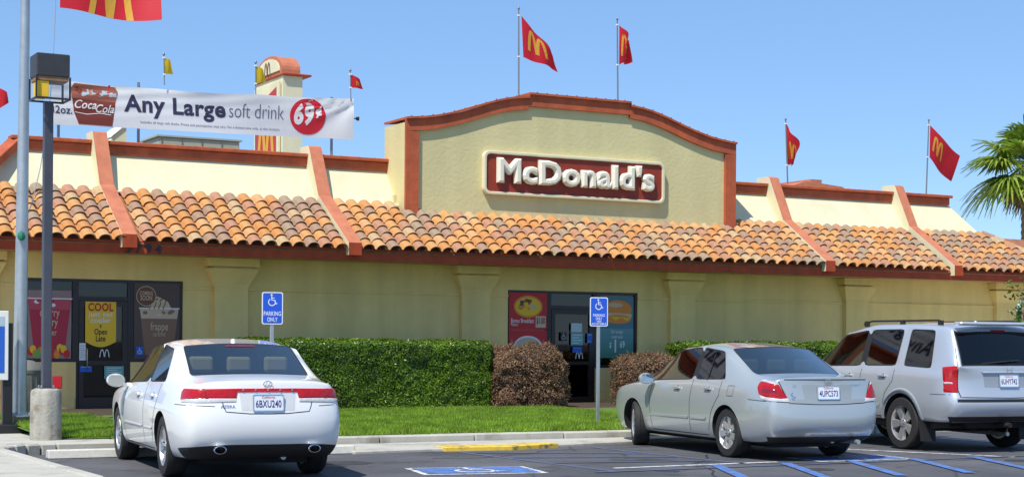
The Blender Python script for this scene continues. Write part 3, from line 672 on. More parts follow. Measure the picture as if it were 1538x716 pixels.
# ================================================================== flags
FR = mat('red_flag_nylon', (.72, .02, .035), .6, trans=.4, noise=(3, .06)); FY = mat('yellow_flag_nylon', (.80, .56, .02), .6, trans=.45); FG = mat('flag_gold_print', (.85, .50, .06), .6, trans=.3)
def flag(name, parent, c, m, emblem=None, amp=.05, wn=2.2, nu=22, nv=12, bow=0., ph=None):
    """c: top-left (hoist), bottom-left, top-right, bottom-right corners relative to the pole base"""
    tl_, bl_, tr_, br_ = [Vector(p) for p in c]
    ph = random.random()*6 if ph is None else ph
    def fn(u, v, off=0):
        v_ = 1-v; a = tl_.lerp(tr_, u); d = bl_.lerp(br_, u); p = a.lerp(d, v_)
        p = p + Vector((.25, -1, 0))*(amp*u*sin(u*wn*pi*2+v_*1.6+ph)+off) + Vector((0, 0, -bow*sin(pi*min(u*.97, 1)**1.7/pi**.7)*v_*v_)) + Vector((0, 0, -amp*.8*u*sin(u*wn*pi+1+ph)))
        return p
    b = B(); b.grid(lambda u, v: fn(u, v), nu, nv, m); f = b.obj(name, parent, smooth='all')
    if emblem:
        cx, cy, w, h = emblem
        for s in (1, -1):
            b = B(); arches(b, cx, cy, w, h, lambda u, v: fn(min(max(u, 0), 1), min(max(v, 0), 1), .006*s), FG, .16); b.obj('arches', f)
    return f
POLE = mat('pole_grey', (.25, .26, .28), .4, .5)
def flagpole(base, top, label, corners, m=None, emblem=(.48, .5, .5, .62), amp=.05, wn=1.6, r=.017, group='flags on the roof', cat='flag'):
    base = Vector(base); t = thing('flagpole', base, label, cat, group); top = Vector(top)-base
    b = B(); b.tube([(0, 0, 0), top*.5, top], [r, r, r*.8], POLE, 8); p = b.obj('pole', t, smooth=True)
    B().lathe([(-.02, .004), (0, .022), (.02, .026), (.045, .016), (.055, .002)], top + Vector((0, 0, .01)), (0, 0, 1), POLE, 10).obj('finial', t, smooth=True)
    for c in corners[:2]: B().box(-.02, .02, -.02, .02, -.015, .015, WHITEP).obj('clip', t, loc=Vector((top.x*(c[2]-base.z)/top.z, top.y*(c[2]-base.z)/top.z, c[2]-base.z)))
    flag('flag', t, [Vector(c)-base for c in corners], m or FR, emblem, amp, wn); return t
flagpole((0.358,0.45,6.366), (0.343,0.45,8.147), 'red flag with gold arches pointing down right on the left pole above the gable', [(0.405,0.45,8.033), (0.458,0.45,7.206), (1.128,0.35,7.278), (1.283,0.45,6.98)], emblem=(.42, .55, .5, .6))
flagpole((2.715,0.45,6.408), (2.683,0.45,8.164), 'red flag curled close round its pole above the right of the gable', [(2.733,0.45,8.072), (2.74,0.45,7.242), (2.823,0.1,7.776), (3.13,0.65,7.416)], emblem=(.5, .5, .6, .6), amp=.11, wn=1.3)
flagpole((7.977,1.5,5.131), (7.906,1.5,6.573), 'narrow red flag hanging limp between the gable and the right parapet ribs', [(7.926,1.5,6.498), (7.973,1.5,5.557), (8.057,1.2,5.959), (8.303,1.7,5.563)], emblem=(.5, .42, .5, .5), amp=.09, wn=1.2)
flagpole((12.158,1.5,5.06), (12.225,1.5,6.86), 'red flag with a folded gold emblem at the right end of the roof', [(12.268,1.5,6.767), (12.254,1.5,5.995), (13.071,1.3,6.025), (13.09,1.7,5.429)], emblem=(.30, .55, .36, .5), amp=.05, wn=.9)
flagpole((-3.096,1.8,5.108), (-2.724,1.8,6.803), 'small red pennant above the right end of the drink banner', [(-2.724,1.8,6.777), (-2.721,1.8,6.511), (-2.543,1.75,6.705), (-2.447,1.8,6.52)], emblem=(.6, .4, .3, .4), amp=.02, wn=1, r=.012) if False else None
flagpole((-6.524,1.8,6.259), (-6.541,1.8,6.809), 'small yellow flag above the left half of the drink banner', [(-6.528,1.8,6.773), (-6.525,1.8,6.459), (-6.423,1.72,6.733), (-6.321,1.88,6.513)], FY, None, .025, 1, .010)
flagpole((-4.653,1.95,5.158), (-4.666,1.95,6.842), 'small yellow flag beside the arched tower', [(-4.666,1.95,6.804), (-4.663,1.95,6.454), (-4.52,1.9,6.744), (-4.413,2.0,6.533)], FY, None, .03, 1, .012)
flagpole((-2.719,1.8,6.246), (-2.738,1.8,6.829), 'small red pennant above the right end of the drink banner', [(-2.724,1.8,6.777), (-2.721,1.8,6.511), (-2.543,1.75,6.705), (-2.447,1.8,6.52)], FR, (.6, .4, .3, .4), .02, 1, .010)
B_ = (-9.943,-0.5,0.004)
flagpole((B_[0]-.55, B_[1], 4.95), (-10.147,-0.5,5.864), 'red flag tip just entering at the left edge of the picture', [(-10.135,-0.5,5.699), (-10.131,-0.5,5.202), (-9.938,-0.6,5.536), (-9.873,-0.5,5.376)], FR, None, .03, 1, .014)

# ================================================================== drink banner on the roof
bn = thing('banner', (-5.782,1.8,6.039), 'long white banner advertising any large soft drink for 69 cents above the left roof', 'banner')
C00, C10, C01, C11 = [Vector(p)-bn.location for p in ((-8.63,1.8,5.373), (-2.656,1.8,5.48), (-8.636,1.8,6.198), (-2.662,1.8,6.303))]
BW = (C10-C00).length; BH = (C01-C00).length
def bfn(off=0.):
    def g(u, v):      # u, v in metres over the banner
        a, c = u/BW, v/BH; p = C00.lerp(C10, a).lerp(C01.lerp(C11, a), c)
        sag = -.05*sin(pi*a)*c*c - .02*abs(sin(pi*a*3))*c; fold = .05*sin(7*a+2.2*c)*sin(pi*a) + .012*sin(23*(c-.8*a)) * (1-a)*c + .012*sin(31*a)*c**3
        rad = .022*sin(26*math.atan2(1-c, 1.02-a)) * max(0, a-.78)/.22 * (1 if c < .99 else 0)
        return p + Vector((0, -fold-rad-off, sag))
    return g
BANW = mat('banner_vinyl', (.86, .86, .85), .55, trans=.3)
b = B(); g0 = bfn(); b.grid(lambda u, v: g0(u*BW, v*BH), 90, 16, BANW); b.obj('cloth', bn, smooth='all')
def bprint(name, draw, lift=.006):
    b = B(); draw(b, lambda u, v: (u, v, 0)); me = b.mesh(name); bm = bmesh.new(); bm.from_mesh(me)
    bmesh.ops.triangulate(bm, faces=bm.faces)
    for ax, n, L_ in ((0, 110, BW), (1, 14, BH)):
        for k in range(1, n):
            co = Vector((0, 0, 0)); co[ax] = L_*k/n; no = Vector((0, 0, 0)); no[ax] = 1
            lo = min(v.co[ax] for v in bm.verts); hi = max(v.co[ax] for v in bm.verts)
            if lo < co[ax] < hi: bmesh.ops.bisect_plane(bm, geom=bm.verts[:]+bm.edges[:]+bm.faces[:], plane_co=co, plane_no=no)
    f = bfn(lift)
    for v in bm.verts: v.co = f(v.co.x, v.co.y)
    bm.to_mesh(me); bm.free(); return link(name, me, bn)
INK = pm_('banner_ink', (.035, .03, .07)); INKL = pm_('banner_grey', (.12, .12, .18)); CR = pm_('banner_red', (.62, .012, .03)); COLA = pm_('cola', (.20, .035, .02)); COLB = pm_('cola_light', (.33, .10, .06))
k_ = BW/454
px_ = lambda x: BW*(x-77)*4799/(454*(5330-x))
def dcup(b, f):
    f2 = lambda x, y: f(px_(x), y*BH)
    poly(b, [(118, .04), (168, .02), (171, .35), (173, .58), (108, .62), (111, .3)], lambda x, y: f2(x, y), COLA)
bprint('cup_print', dcup)
def dcup2(b, f):
    f2 = lambda x, y: f(px_(x), y*BH)
    poly(b, [(107, .62), (173, .58), (177, .84), (173, .96), (111, .97), (106, .85)], f2, COLB)
    f3 = lambda x, y: (px_(x), y*BH, .0)
    for k in range(12): x = 111+5.2*k; y = .78+.12*random.random(); poly(b, [(x, y), (x+6, y+.03), (x+7, y-.1), (x+1, y-.12)], f3, random.choice([COLA, pm_('ice_brown', (.45, .25, .16)), PSK, PSK]))
    poly(b, [(160, .80), (163, 1.0), (166, 1.0), (163, .80)], f3, PR)
bprint('ice_print', dcup2, .007)
bprint('cola_lettering', lambda b, f: (text(b, 'Coca', f, px_(128), BH*.40, .23, PW, .012, .35, width=.40), text(b, 'Cola', f, px_(157), BH*.33, .22, PW, .012, .35, width=.34), stroke(b, [(px_(112), BH*.31), (px_(130), BH*.27), (px_(150), BH*.31), (px_(166), BH*.28)], .014, f, PW)), .012)
bprint('size_lettering', lambda b, f: text(b, '32oz.', f, px_(92), BH*.26, .20, INK, .012, width=.40))
bprint('big_lettering', lambda b, f: text(b, 'Any Large', f, px_(264), BH*.40, .47, INK, .03, width=px_(341)-px_(187)))
bprint('thin_lettering', lambda b, f: text(b, 'soft drink', f, px_(386), BH*.40, .43, INKL, -.012, width=px_(427)-px_(346)))
tag_small = bprint('small_lettering', lambda b, f: text(b, 'Includes all large soft drinks. Prices and participation may vary. For a limited time only, at this location.', f, px_(318), BH*.13, .07, INKL, 0, width=px_(418)-px_(207)))
tag(tag_small, kind='stuff')
bprint('price_disc', lambda b, f: disc(b, px_(462), BH*.52, .375, .375, f, CR, 32))
bprint('price_lettering', lambda b, f: (text(b, '69', f, px_(456), BH*.335, .55, PW, .05, .15, width=.42), text(b, '¢', f, px_(478), BH*.56, .27, PW, .05)), .012)
def bpole(x, yt, yb, label):
    p0 = Vector((-8.495,1.86,5.389)); 
for args in (((-8.472,1.9,5.175), (-8.481,1.9,6.359), 'grey post holding up the left end of the drink banner'), ((-6.983,1.9,5.085), (-6.992,1.9,6.284), 'grey post behind the cup on the drink banner'), ((-3.083,1.9,5.091), (-3.093,1.9,6.309), 'grey post behind the price on the drink banner')):
    p0, p1 = Vector(args[0]), Vector(args[1]); p0.z = 4.3; b = B(); b.tube([p0, (p0+p1)/2, p1], .028, POLE, 8); tag(b.obj('banner_post', smooth=True), args[2], 'post', 'posts holding the banner')
b = B(); q_ = Vector((-2.638,1.85,5.912)); b.tube([q_, q_+Vector((.10, 0, .0))], .012, BLACKM, 6); b.lathe([(0, .035), (.05, .045), (.06, .01)], q_+Vector((.06, 0, 0)), (1, 0, 0), BLACKM, 8); tag(b.obj('spotlight', smooth=True), 'tiny black spotlight sticking out at the right edge of the drink banner', 'light')
# roof equipment
hv = thing('rooftop_unit', (-5.112,4.0,5.384), 'low grey green air unit with panel joints behind the left parapet under the banner', 'air unit'); hv.location.z = 4.3
HVM = mat('hvac_paint', (.38, .38, .30), .6, noise=(3, .1)); hz = (-5.114,4.0,5.56)[2]-4.3
B().box(-.85, .85, 0, 1.2, 0, hz, HVM).obj('casing', hv, bevel=.02)
for k in range(4): B().box(-.80+.42*k, -.79+.42*k, -.02, -.002, .1, hz-.03, mat('hvac_seam', (.15, .15, .12), .7)).obj('seam', hv)
B().box(-.9, .9, -.03, 1.25, hz+.001, hz+.035, HVM).obj('lid', hv)
sc = thing('roof_screen', (-7.008,3.0,5.257), 'cream triangular rooftop screen poking over the left parapet', 'screen'); b = B(); b.prism([(-.28, -.2), (-.18, .10), (.10, .36), (.10, -.2)], lambda x, z, y: (x, y, z), 0, 1.2, CREAM); b.obj('panel', sc)
b = B(); b.prism([(-.20, .105), (-.18, .135), (.11, .40), (.11, .37)], lambda x, z, y: (x, y, z), -.03, 1.2, WHITEP); b.obj('coping', sc)
rt_ = thing('roof_hump', (14.214,8.0,5.786), 'salmon stepped roof block peeking over the right parapet', 'roof block')
b = B(); b.prism([(-1.0, -.4), (-1.0, .08), (-.55, .22), (-.32, .22), (-.32, .30), (.05, .30), (.05, .20), (.8, .14), (1.0, .04), (1.0, -.4)], lambda x, z, y: (x, y, z), 0, 2.5, SALMON); b.obj('block', rt_)
# tower behind
T0 = Vector((-1.443,9.0,7.855)); tw = thing('sign_tower', (T0.x, 9, 4.2), 'cream tower with a terracotta barrel arch top rising behind the drink banner', 'tower')
zt = T0.z-4.2; D = 1.9; WX = .52
b = B(); b.box(.02, WX, 0, D, -4.0, zt, CREAM); b.obj('shaft', tw)
b = B(); b.box(-.02, WX+.20, -.10, D+.0, zt+.002, zt+.05, FASCIA); b.obj('cornice', tw, bevel=.01)
ac = D/2; ar = D/2-.02
b = B(); pts = [(ac-ar, 0)] + [(ac+ar*cos(a), .10+ar*.45*sin(a)) for a in [pi-k*pi/16 for k in range(17)]] + [(ac+ar, 0)]
b.prism(pts, lambda y, z, x: (x, y, zt+.055+z), 0, WX-.05, SALMON); b.obj('barrel_roof', tw)
b = B(); pts2 = [(ac+(ar-.13)*cos(a), .08+(ar-.13)*.45*sin(a)) for a in [pi-k*pi/16 for k in range(17)]]; b.prism(pts2, lambda y, z, x: (x, y, zt+.055+z), -.03, -.002, CREAM); b.obj('arch_face', tw)
b = B(); b.box(-.05, .0, .1, D-.1, -.9, zt-.15, CREAM); b.obj('sign_board', tw)
b = B(); b.add([(-.056, .25, zt-.25), (-.056, D-.2, zt-.6), (-.056, D-.2, -.8), (-.056, .25, -.8)], [(0, 1, 2, 3)], pm_('tower_red', (.5, .03, .03))); b.obj('red_panel', tw)
b = B(); arches(b, 0, 0, 1.1, 1.1, lambda u, v: (-.064, D/2-u, zt-1.75+v), FG, .16); b.obj('arches', tw)
b = B(); arches(b, 0, 0, .4, .3, lambda u, v: (-.036, ac-u, zt+.25+v), mat('brown_emblem', (.22, .1, .05), .6), .16); b.obj('emblem', tw)

# ================================================================== tall flagpole at the left
fp = thing('tall_flagpole', (-10.497,-4.366,0.2), 'tall tapered galvanised flagpole with halyard at the left edge of the picture', 'flagpole')
fb = fp.location; P_ = lambda p: Vector(p)-fb
topp = P_((-10.464,-4.4,6.357)); dirp = topp - P_((-10.505,-4.4,0.413))
b = B(); base = P_((-10.505,-4.4,0.375)); b.tube([base + dirp*t for t in (0, .5, 1.0, 1.5)], [.10, .085, .066, .05], STEEL, 20); b.obj('pole', fp, smooth=True)
b = B(); b.lathe([(0, .15), (base.z-.03, .15), (base.z-.03, .15)], (0, 0, 0), (0, 0, 1), CONCD, 24); b.obj('footing', fp, smooth=True, bevel=.01)
b = B(); b.lathe([(0, .20), (.025, .20), (.03, .14), (.07, .11)], (0, 0, base.z-.028), (0, 0, 1), STEEL, 24); b.obj('base_flange', fp, smooth=True)
for k in range(4): a = pi/4+k*pi/2; B().lathe([(0, .022), (.035, .022)], (.165*cos(a), .165*sin(a), base.z-.002), (0, 0, 1), STEEL, 6).obj('bolt', fp)
hl = [P_(p) for p in ((-10.028,-4.4,6.791), (-10.034,-4.4,6.209), (-10.058,-4.4,5.624), (-10.083,-4.4,5.137), (-10.146,-4.4,4.552), (-10.228,-4.4,3.966), (-10.348,-4.4,3.429), (-10.498,-4.45,3.035))]
b = B(); b.tube(hl, .007, mat('halyard_rope', (.30, .36, .45), .8), 5); b.obj('halyard', fp)
B().lathe([(-.06, .01), (-.04, .045), (0, .06), (.05, .045), (.08, .01)], P_((-10.522,-4.52,2.934)), (0, .1, 1), mat('green_cord', (.01, .16, .09), .7), 8).obj('cord_knot', fp, smooth=True)
flag('flag', fp, [P_(p) for p in ((-9.965,-4.4,7.333), (-9.967,-4.4,6.293), (-8.456,-4.3,7.339), (-8.529,-4.5,6.403))], FR, (.52, .24, .42, .62), .12, .9, 40, 20, .24, 0.)

# ================================================================== lamp post on its concrete pedestal
lp = thing('lamp_post', (-10.64, -6.62, .14), 'slate grey square lamp post on a round concrete pedestal with a boxy lamp head', 'lamp post')
b = B(); n = 26; prof = [(0, .205), (.3, .205), (.62, .20), (.655, .185), (.675, .14), (.68, .0)]
b.lathe(prof, (0, 0, 0), (0, 0, 1), CONCD, n); b.obj('pedestal', lp, smooth=True)
b = B(); b.box(-.058, .058, -.058, .058, .69, 4.46, GREYPOST); b.obj('post', lp, bevel=.008)
b = B(); b.box(-.10, .10, -.10, .10, .668, .69, GREYPOST); b.obj('base_plate', lp, bevel=.005)
for k in range(4): a = pi/4+k*pi/2; B().lathe([(0, .012), (.05, .012)], (.11*cos(a), .11*sin(a), .67), (0, 0, 1), STEEL, 6).obj('bolt', lp)
H0 = 4.50
hd = B().box(-.20, .235, -.20, .20, H0+.27, H0+.57, mat('lamp_hood_paint', (.035, .035, .04), .5, noise=(6, .2))).obj('hood', lp, bevel=.012)
B().box(-.185, .22, -.185, .185, H0+.215, H0+.268, mat('rusty_lining', (.25, .14, .07), .8, noise=(10, .3))).obj('rim', hd)
b = B()
for x in (-.20, .235):
    for y in (-.20, .20): b.box(x-.012, x+.012, y-.012, y+.012, H0-.03, H0+.27, BLACKM)
for z in (H0-.03,):
    for y in (-.20, .20): b.box(-.187, .222, y-.012, y+.012, z, z+.024, BLACKM)
    for x in (-.20, .235): b.box(x-.012, x+.012, -.187, .187, z, z+.024, BLACKM)
b.obj('lantern_frame', lp)
B().box(-.175, -.03, -.17, .12, H0, H0+.21, mat('amber_lamp_panel', (.80, .50, .02), .5)).obj('amber_panel', lp, bevel=.004)
B().box(-.02, .215, -.18, -.175, H0+.0, H0+.21, glassmat('lamp_glass', (.86, .88, .9))).obj('lens', lp)
# red box behind pedestal
b = B(); b.box(-10.30, -10.22, -5.6, -5.5, .16, .78, GREYPOST); b.box(-10.33, -10.19, -5.64, -5.46, .782, .96, PR); tag(b.obj('hydrant_marker', bevel=.01), 'small red capped marker behind the concrete pedestal', 'marker')

# ================================================================== accessible parking signs
def psign(base, h, label, lines, rz=0, w=.305, hh=.46):
    t = thing('parking_sign', base, label, 'sign', 'blue accessible parking signs', rz)
    b = B(); b.box(-.028, .028, -.018, .018, -.05, h+.12, STEEL); b.obj('post', t, bevel=.006)
    zc = h + hh/2; f = lambda y: (lambda u, v: (u, y, v+zc))
    b = B(); b.prism(rrect(w, hh, .03), lambda x, z, y: (x, y, z+zc), -.024, -.0195, mat('sign_white', (.80, .82, .85), .4)); b.obj('plate', t)
    b = B(); poly(b, rrect(w-.03, hh-.03, .022), f(-.026), mat('sign_blue', (.02, .10, .62), .4)); b.obj('blue_face', t)
    b = B(); wheelchair(b, 0, hh*.24, hh*.40, f(-.028), mat('sign_white', (.8, .8, .8)))
    b.obj('wheelchair_symbol', t); b = B()
    for s, y, sz, wd in lines: text(b, s, f(-.028), 0, y, sz, MATS['sign_white'], .01, width=wd)
    b.obj('words', t)
    for z in (h+.05, h+hh-.05): B().lathe([(0, .012), (.008, .009)], (0, -.0265, z), (0, -1, 0), STEEL, 8).obj('bolt', t)
psign((-7.41, -6.4, .139), 1.56, 'blue PARKING ONLY wheelchair sign on a post behind the white sedan', [('PARKING', -.105, .085, .25), ('ONLY', -.19, .085, .15)], R(-8))
psign((-1.945, -6.4, .15), 1.58, 'blue wheelchair sign on a tall grey post in front of the right door', [('PARKING', -.075, .06, .2), ('ONLY', -.125, .06, .11), ('VAN', -.165, .045, .08), ('ACCESSIBLE', -.205, .045, .25)], R(-10))
# sign at the far left edge
ls = thing('menu_sign', (-10.726,-4.612,0.14), 'blue and white sign panel on a black post at the far left edge', 'sign'); lb = ls.location
s_ = lambda p: Vector(p)-lb
z1_ = s_((-10.525,-3.6,1.499)).z
B().box(-.07, .07, -.05, .05, 0, 1.55, BLACKM).obj('post', ls, bevel=.008)
B().box(-.62, .36, -.18, .16, -.01, .11, BLACKM).obj('plinth', ls, bevel=.01)
B().box(-.75, .0, -.085, -.055, .74, 1.72, WHITEP).obj('panel', ls, bevel=.006)
b = B(); q = -.088; b.add([(-.70, q, .84), (-.055, q, .84), (-.055, q, 1.50), (-.70, q, 1.50)], [(0, 1, 2, 3)], PCB); b.add([(-.70, q, 1.46+.05), (-.055, q, 1.51), (-.055, q, 1.64), (-.70, q, 1.64)], [(0, 1, 2, 3)], PSK); b.obj('print', ls)
# litter bin behind the flagpole
tc_ = thing('litter_bin', (-10.02, -2.5, .21), 'grey round litter bin with a domed lid behind the tall flagpole', 'bin')
BIN = mat('bin_grey', (.16, .15, .13), .7, noise=(10, .2))
B().lathe([(0, .24), (.02, .25), (.7, .27), (.72, .27)], (0, 0, 0), (0, 0, 1), BIN, 22).obj('drum', tc_, smooth=True)
B().lathe([(0, .28), (.05, .285), (.15, .22), (.20, .12), (.21, .01)], (0, 0, .722), (0, 0, 1), BIN, 22).obj('lid', tc_, smooth=True)
for k in range(18): a = 2*pi*k/18; B().box(-.012, .012, -.008, .008, .05, .68, BIN).obj('slat', tc_, loc=(.268*cos(a), .268*sin(a), 0)).rotation_euler = (0, 0, a+pi/2)

# ================================================================== hedges and bushes
def hedge(name, x0, x1, y0, y1, z0, z1, r, count, size, m, core, label, lump=.05, cat='hedge', rx_=None, tilt=.7, twigs=0):
    t = thing(name, ((x0+x1)/2, (y0+y1)/2, z0), label, cat); cx, cy, cz = (x0+x1)/2, (y0+y1)/2, (z0+z1)/2
    hx_, hy_, hz_ = (x1-x0)/2, (y1-y0)/2, (z1-z0)/2
    from mathutils import noise as N
    def surf(p, n):
        q = Vector(p); d = N.noise(q*2.3)*lump + N.noise(q*7)*lump*.8; return q + Vector(n)*d
    def rbox(p):     # rounded box: clamp to the inner box, push out
        q = Vector((max(-hx_+r, min(hx_-r, p[0])), max(-hy_+r, min(hy_-r, p[1])), max(-hz_, min(hz_-r, p[2])))); d = Vector(p)-q
        if d.length < 1e-5: return None
        n = d.normalized(); return q + n*r, n
    pts = []
    A = [2*hy_*2*hz_, 2*hy_*2*hz_, 2*hx_*2*hz_, 2*hx_*2*hy_]
    for _ in range(count):
        f = random.choices(range(4), [A[0], A[1], A[2]*1.1, A[3]])[0]; u = random.uniform(-1, 1); v = random.uniform(-1, 1)
        p = [(-hx_, u*hy_, v*hz_), (hx_, u*hy_, v*hz_), (u*hx_, -hy_, v*hz_), (u*hx_, v*hy_, hz_)][f]
        q = rbox(p)
        if not q: continue
        s, n = q; s = s + Vector((cx, cy, cz)); s = surf(s, n) - n*abs(random.gauss(0, .035)); pts.append((s - t.location, n))
    b = B(); leaves(b, pts, size, m, tilt); b.obj('foliage', t)
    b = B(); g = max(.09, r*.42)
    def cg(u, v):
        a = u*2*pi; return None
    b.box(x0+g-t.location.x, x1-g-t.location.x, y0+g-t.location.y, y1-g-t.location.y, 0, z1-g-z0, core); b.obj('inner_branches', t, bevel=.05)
    if twigs:
        b = B()
        for _ in range(twigs):
            s, n = random.choice(pts); s = Vector(s); e = s + (n + Vector((random.gauss(0, .7), random.gauss(0, .7), random.gauss(0, .7)))).normalized()*random.uniform(.04, .10); b.tube([s-n*.05, e], [.004, .002], TWIG, 3, False)
        tag(b.obj('twigs', t), kind='stuff')
    return t
TWIG = mat('twig_bark', (.30, .19, .10), .9)
HG = leafmat('hedge_leaves', (.035, .08, .004), (.085, .165, .007), (.19, .30, .012), .33, .25, 1.4)
HB = leafmat('copper_leaves', (.11, .05, .03), (.20, .105, .06), (.38, .25, .13), .55, .25, 2.5)
SHOOT = HG
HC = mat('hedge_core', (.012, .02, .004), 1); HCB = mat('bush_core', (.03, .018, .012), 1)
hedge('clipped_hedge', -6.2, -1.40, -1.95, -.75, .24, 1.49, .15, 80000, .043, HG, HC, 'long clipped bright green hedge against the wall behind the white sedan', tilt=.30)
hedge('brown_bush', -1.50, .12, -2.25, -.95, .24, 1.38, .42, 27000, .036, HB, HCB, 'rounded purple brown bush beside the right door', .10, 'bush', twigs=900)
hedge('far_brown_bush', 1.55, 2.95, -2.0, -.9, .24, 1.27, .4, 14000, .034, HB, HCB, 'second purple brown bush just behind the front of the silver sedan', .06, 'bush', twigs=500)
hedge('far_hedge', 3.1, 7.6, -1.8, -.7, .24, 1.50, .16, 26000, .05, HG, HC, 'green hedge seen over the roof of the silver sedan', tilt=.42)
# young tree at the right edge
st = thing('young_tree', (4.094,-9.791,0.2), 'thin young tree whose leaves show above the silver suv at the far right', 'tree'); st.location.z = .2
b = B(); b.tube([(0, 0, 0), (.02, 0, .8), (-.03, .02, 1.6), (0, 0, 2.3)], [.04, .03, .022, .01], TWIG, 7); b.obj('trunk', st, smooth=True)
pts = []
for k in range(14):
    a = random.random()*6.28; z = random.uniform(1.15, 2.2); e = Vector((cos(a)*.42, sin(a)*.42, z+.15)); 
    for _ in range(26): p = e*random.uniform(.5, 1) ; p.z = e.z + random.gauss(0, .06); pts.append((p + Vector((random.gauss(0, .07), random.gauss(0, .07), 0)), (0, 0, 1)))
b = B(); leaves(b, pts, .075, HG, .9); b.obj('crown', st)

# ================================================================== fan palm
pl = thing('fan_palm', (26.3, 12.0, .35), 'fan palm with green drooping fronds rising behind the right end of the roof', 'palm tree')
b = B(); pr = []; n = 60
for k in range(n): z = 7.2*k/n; pr.append((z, .17+.03*(k % 2)+.05*max(0, 1-z/1.5)))
b.lathe(pr, (0, 0, 0), (0, 0, 1), mat('palm_bark', (.20, .15, .10), .95, noise=(20, .3)), 14); b.obj('trunk', pl)
PG = leafmat('palm_leaf', (.12, .20, .015), (.22, .32, .03), (.38, .46, .07), .35, .4, 1.2); PD = leafmat('dry_palm_leaf', (.16, .10, .04), (.25, .17, .07), (.32, .23, .10), .8, .1)
def frond(el, az, L, m, dry=False):
    b = B(); d = Vector((cos(az)*cos(el), sin(az)*cos(el), sin(el))); side = Vector((-sin(az), cos(az), 0)); upv = side.cross(d)*-1
    if upv.z < 0: upv = -upv
    o = Vector((0, 0, 7.25)); pts = [o + d*L*.45*t + Vector((0, 0, -.16*L*t*t*.45)) for t in (0, .5, 1)]
    b.tube(pts, [.03, .02, .014], m, 5, False); hub = pts[-1]; nl = 24; fv = []; ff = []
    for k in range(nl):
        a = (k/(nl-1)-.5)*R(235); ll = L*.62*(1-.18*abs(a)/2)*random.uniform(.9, 1.08); dr = (d*cos(a) + side*sin(a)).normalized(); w = .05
        q = Vector((-dr.y, dr.x, 0)).normalized() if abs(dr.z) < .99 else Vector((1, 0, 0)); lat = (side*cos(a) - d*sin(a)).normalized()
        o_ = len(fv); drop = random.uniform(.2, .5)
        for t, ww in ((0, .012), (.35, w), (.65, w*.8), (1, .004)):
            c = hub + dr*ll*t + upv*.10*sin(t*2.2)*ll + Vector((0, 0, -drop*ll*t**2.4)); fv += [c-lat*ww, c+lat*ww+upv*.012]
        for s in range(3): ff.append((o_+2*s, o_+2*s+1, o_+2*s+3, o_+2*s+2))
    b.add(fv, ff, m); b.obj('frond', pl)
for k in range(38): frond(R(random.uniform(-38, 82)), k*2.399+random.uniform(-.2, .2), random.uniform(1.85, 2.3), PG)
for k in range(9): frond(R(random.uniform(-78, -55)), k*.7+.3, random.uniform(1.2, 1.6), PD)
# trees far beyond the right end of the building
for (x, y, h, w, lab) in ((29.5, 14.6, 3.4, 2.2, 'dark green bushy tree beyond the right end of the restaurant'), (36, 21.5, 3.6, 3.0, 'farther green tree beyond the right end of the restaurant')):
    t = thing('background_tree', (x, y, 0), lab, 'tree'); b = B(); b.tube([(0, 0, 0), (.1, 0, h*.3), (0, .1, h*.6)], [.18, .13, .07], TWIG, 8)
    for k in range(6): a = k*1.1; b.tube([(.05, 0, h*.35), (cos(a)*w*.4, sin(a)*w*.4, h*.6)], [.07, .02], TWIG, 5)
    b.obj('trunk', t, smooth=True); pts = []
    for k in range(60):
        c = Vector((random.gauss(0, w*.30), random.gauss(0, w*.30), h*.60+random.gauss(0, h*.16)))
        for _ in range(70): n = Vector((random.gauss(0, 1), random.gauss(0, 1), random.gauss(0, 1))).normalized(); pts.append((c+n*random.uniform(.2, .42), n))
    b = B(); leaves(b, pts, .13, HG, .7); b.obj('crown', t)

# ================================================================== cars
def carpaint(name, col, metal, rough):
    m = mat(name, col, rough, metal, coat=1., noise=(2, .015)); return m
PAINT_W = carpaint('pearl_white_car_paint', (.80, .80, .79), 0., .35)
PAINT_S = carpaint('silver_green_car_paint', (.53, .56, .55), .5, .36)
PAINT_V = carpaint('silver_blue_car_paint', (.58, .61, .65), .5, .36)
TRIM = mat('black_plastic_trim', (.016, .016, .017), .7, noise=(15, .2)); UNDER = mat('underbody', (.012, .012, .012), .9)
LRED = mat('tail_lamp_red', (.42, .005, .008), .22, coat=.25, spec=.5, noise=(26, .3)); LREDD = mat('tail_lamp_dark_red', (.20, .004, .008), .12, coat=1.)
LCLR = mat('tail_lamp_clear', (.62, .60, .60), .15, coat=1., noise=(40, .2)); LAMB = mat('lamp_amber', (.7, .25, .05), .15, coat=1.)
ALLOY = mat('alloy_silver', (.62, .62, .63), .3, .75, noise=(20, .06)); CGL = glassmat('car_glass', (.26, .31, .29), refl=1.3); CGR = glassmat('car_glass_rear', (.36, .42, .40), refl=3.2); CGLD = glassmat('car_glass_dark', (.10, .11, .12), refl=1.6)
SEATB = mat('beige_seat_cloth', (.62, .55, .40), .9); SEATG = mat('grey_seat_cloth', (.22, .22, .21), .9); CABIN = mat('cabin_dark', (.05, .048, .045), .9)
PLATEW = mat('plate_white', (.78, .80, .82), .4); PLATEB = mat('plate_ink_blue', (.02, .03, .20), .5)

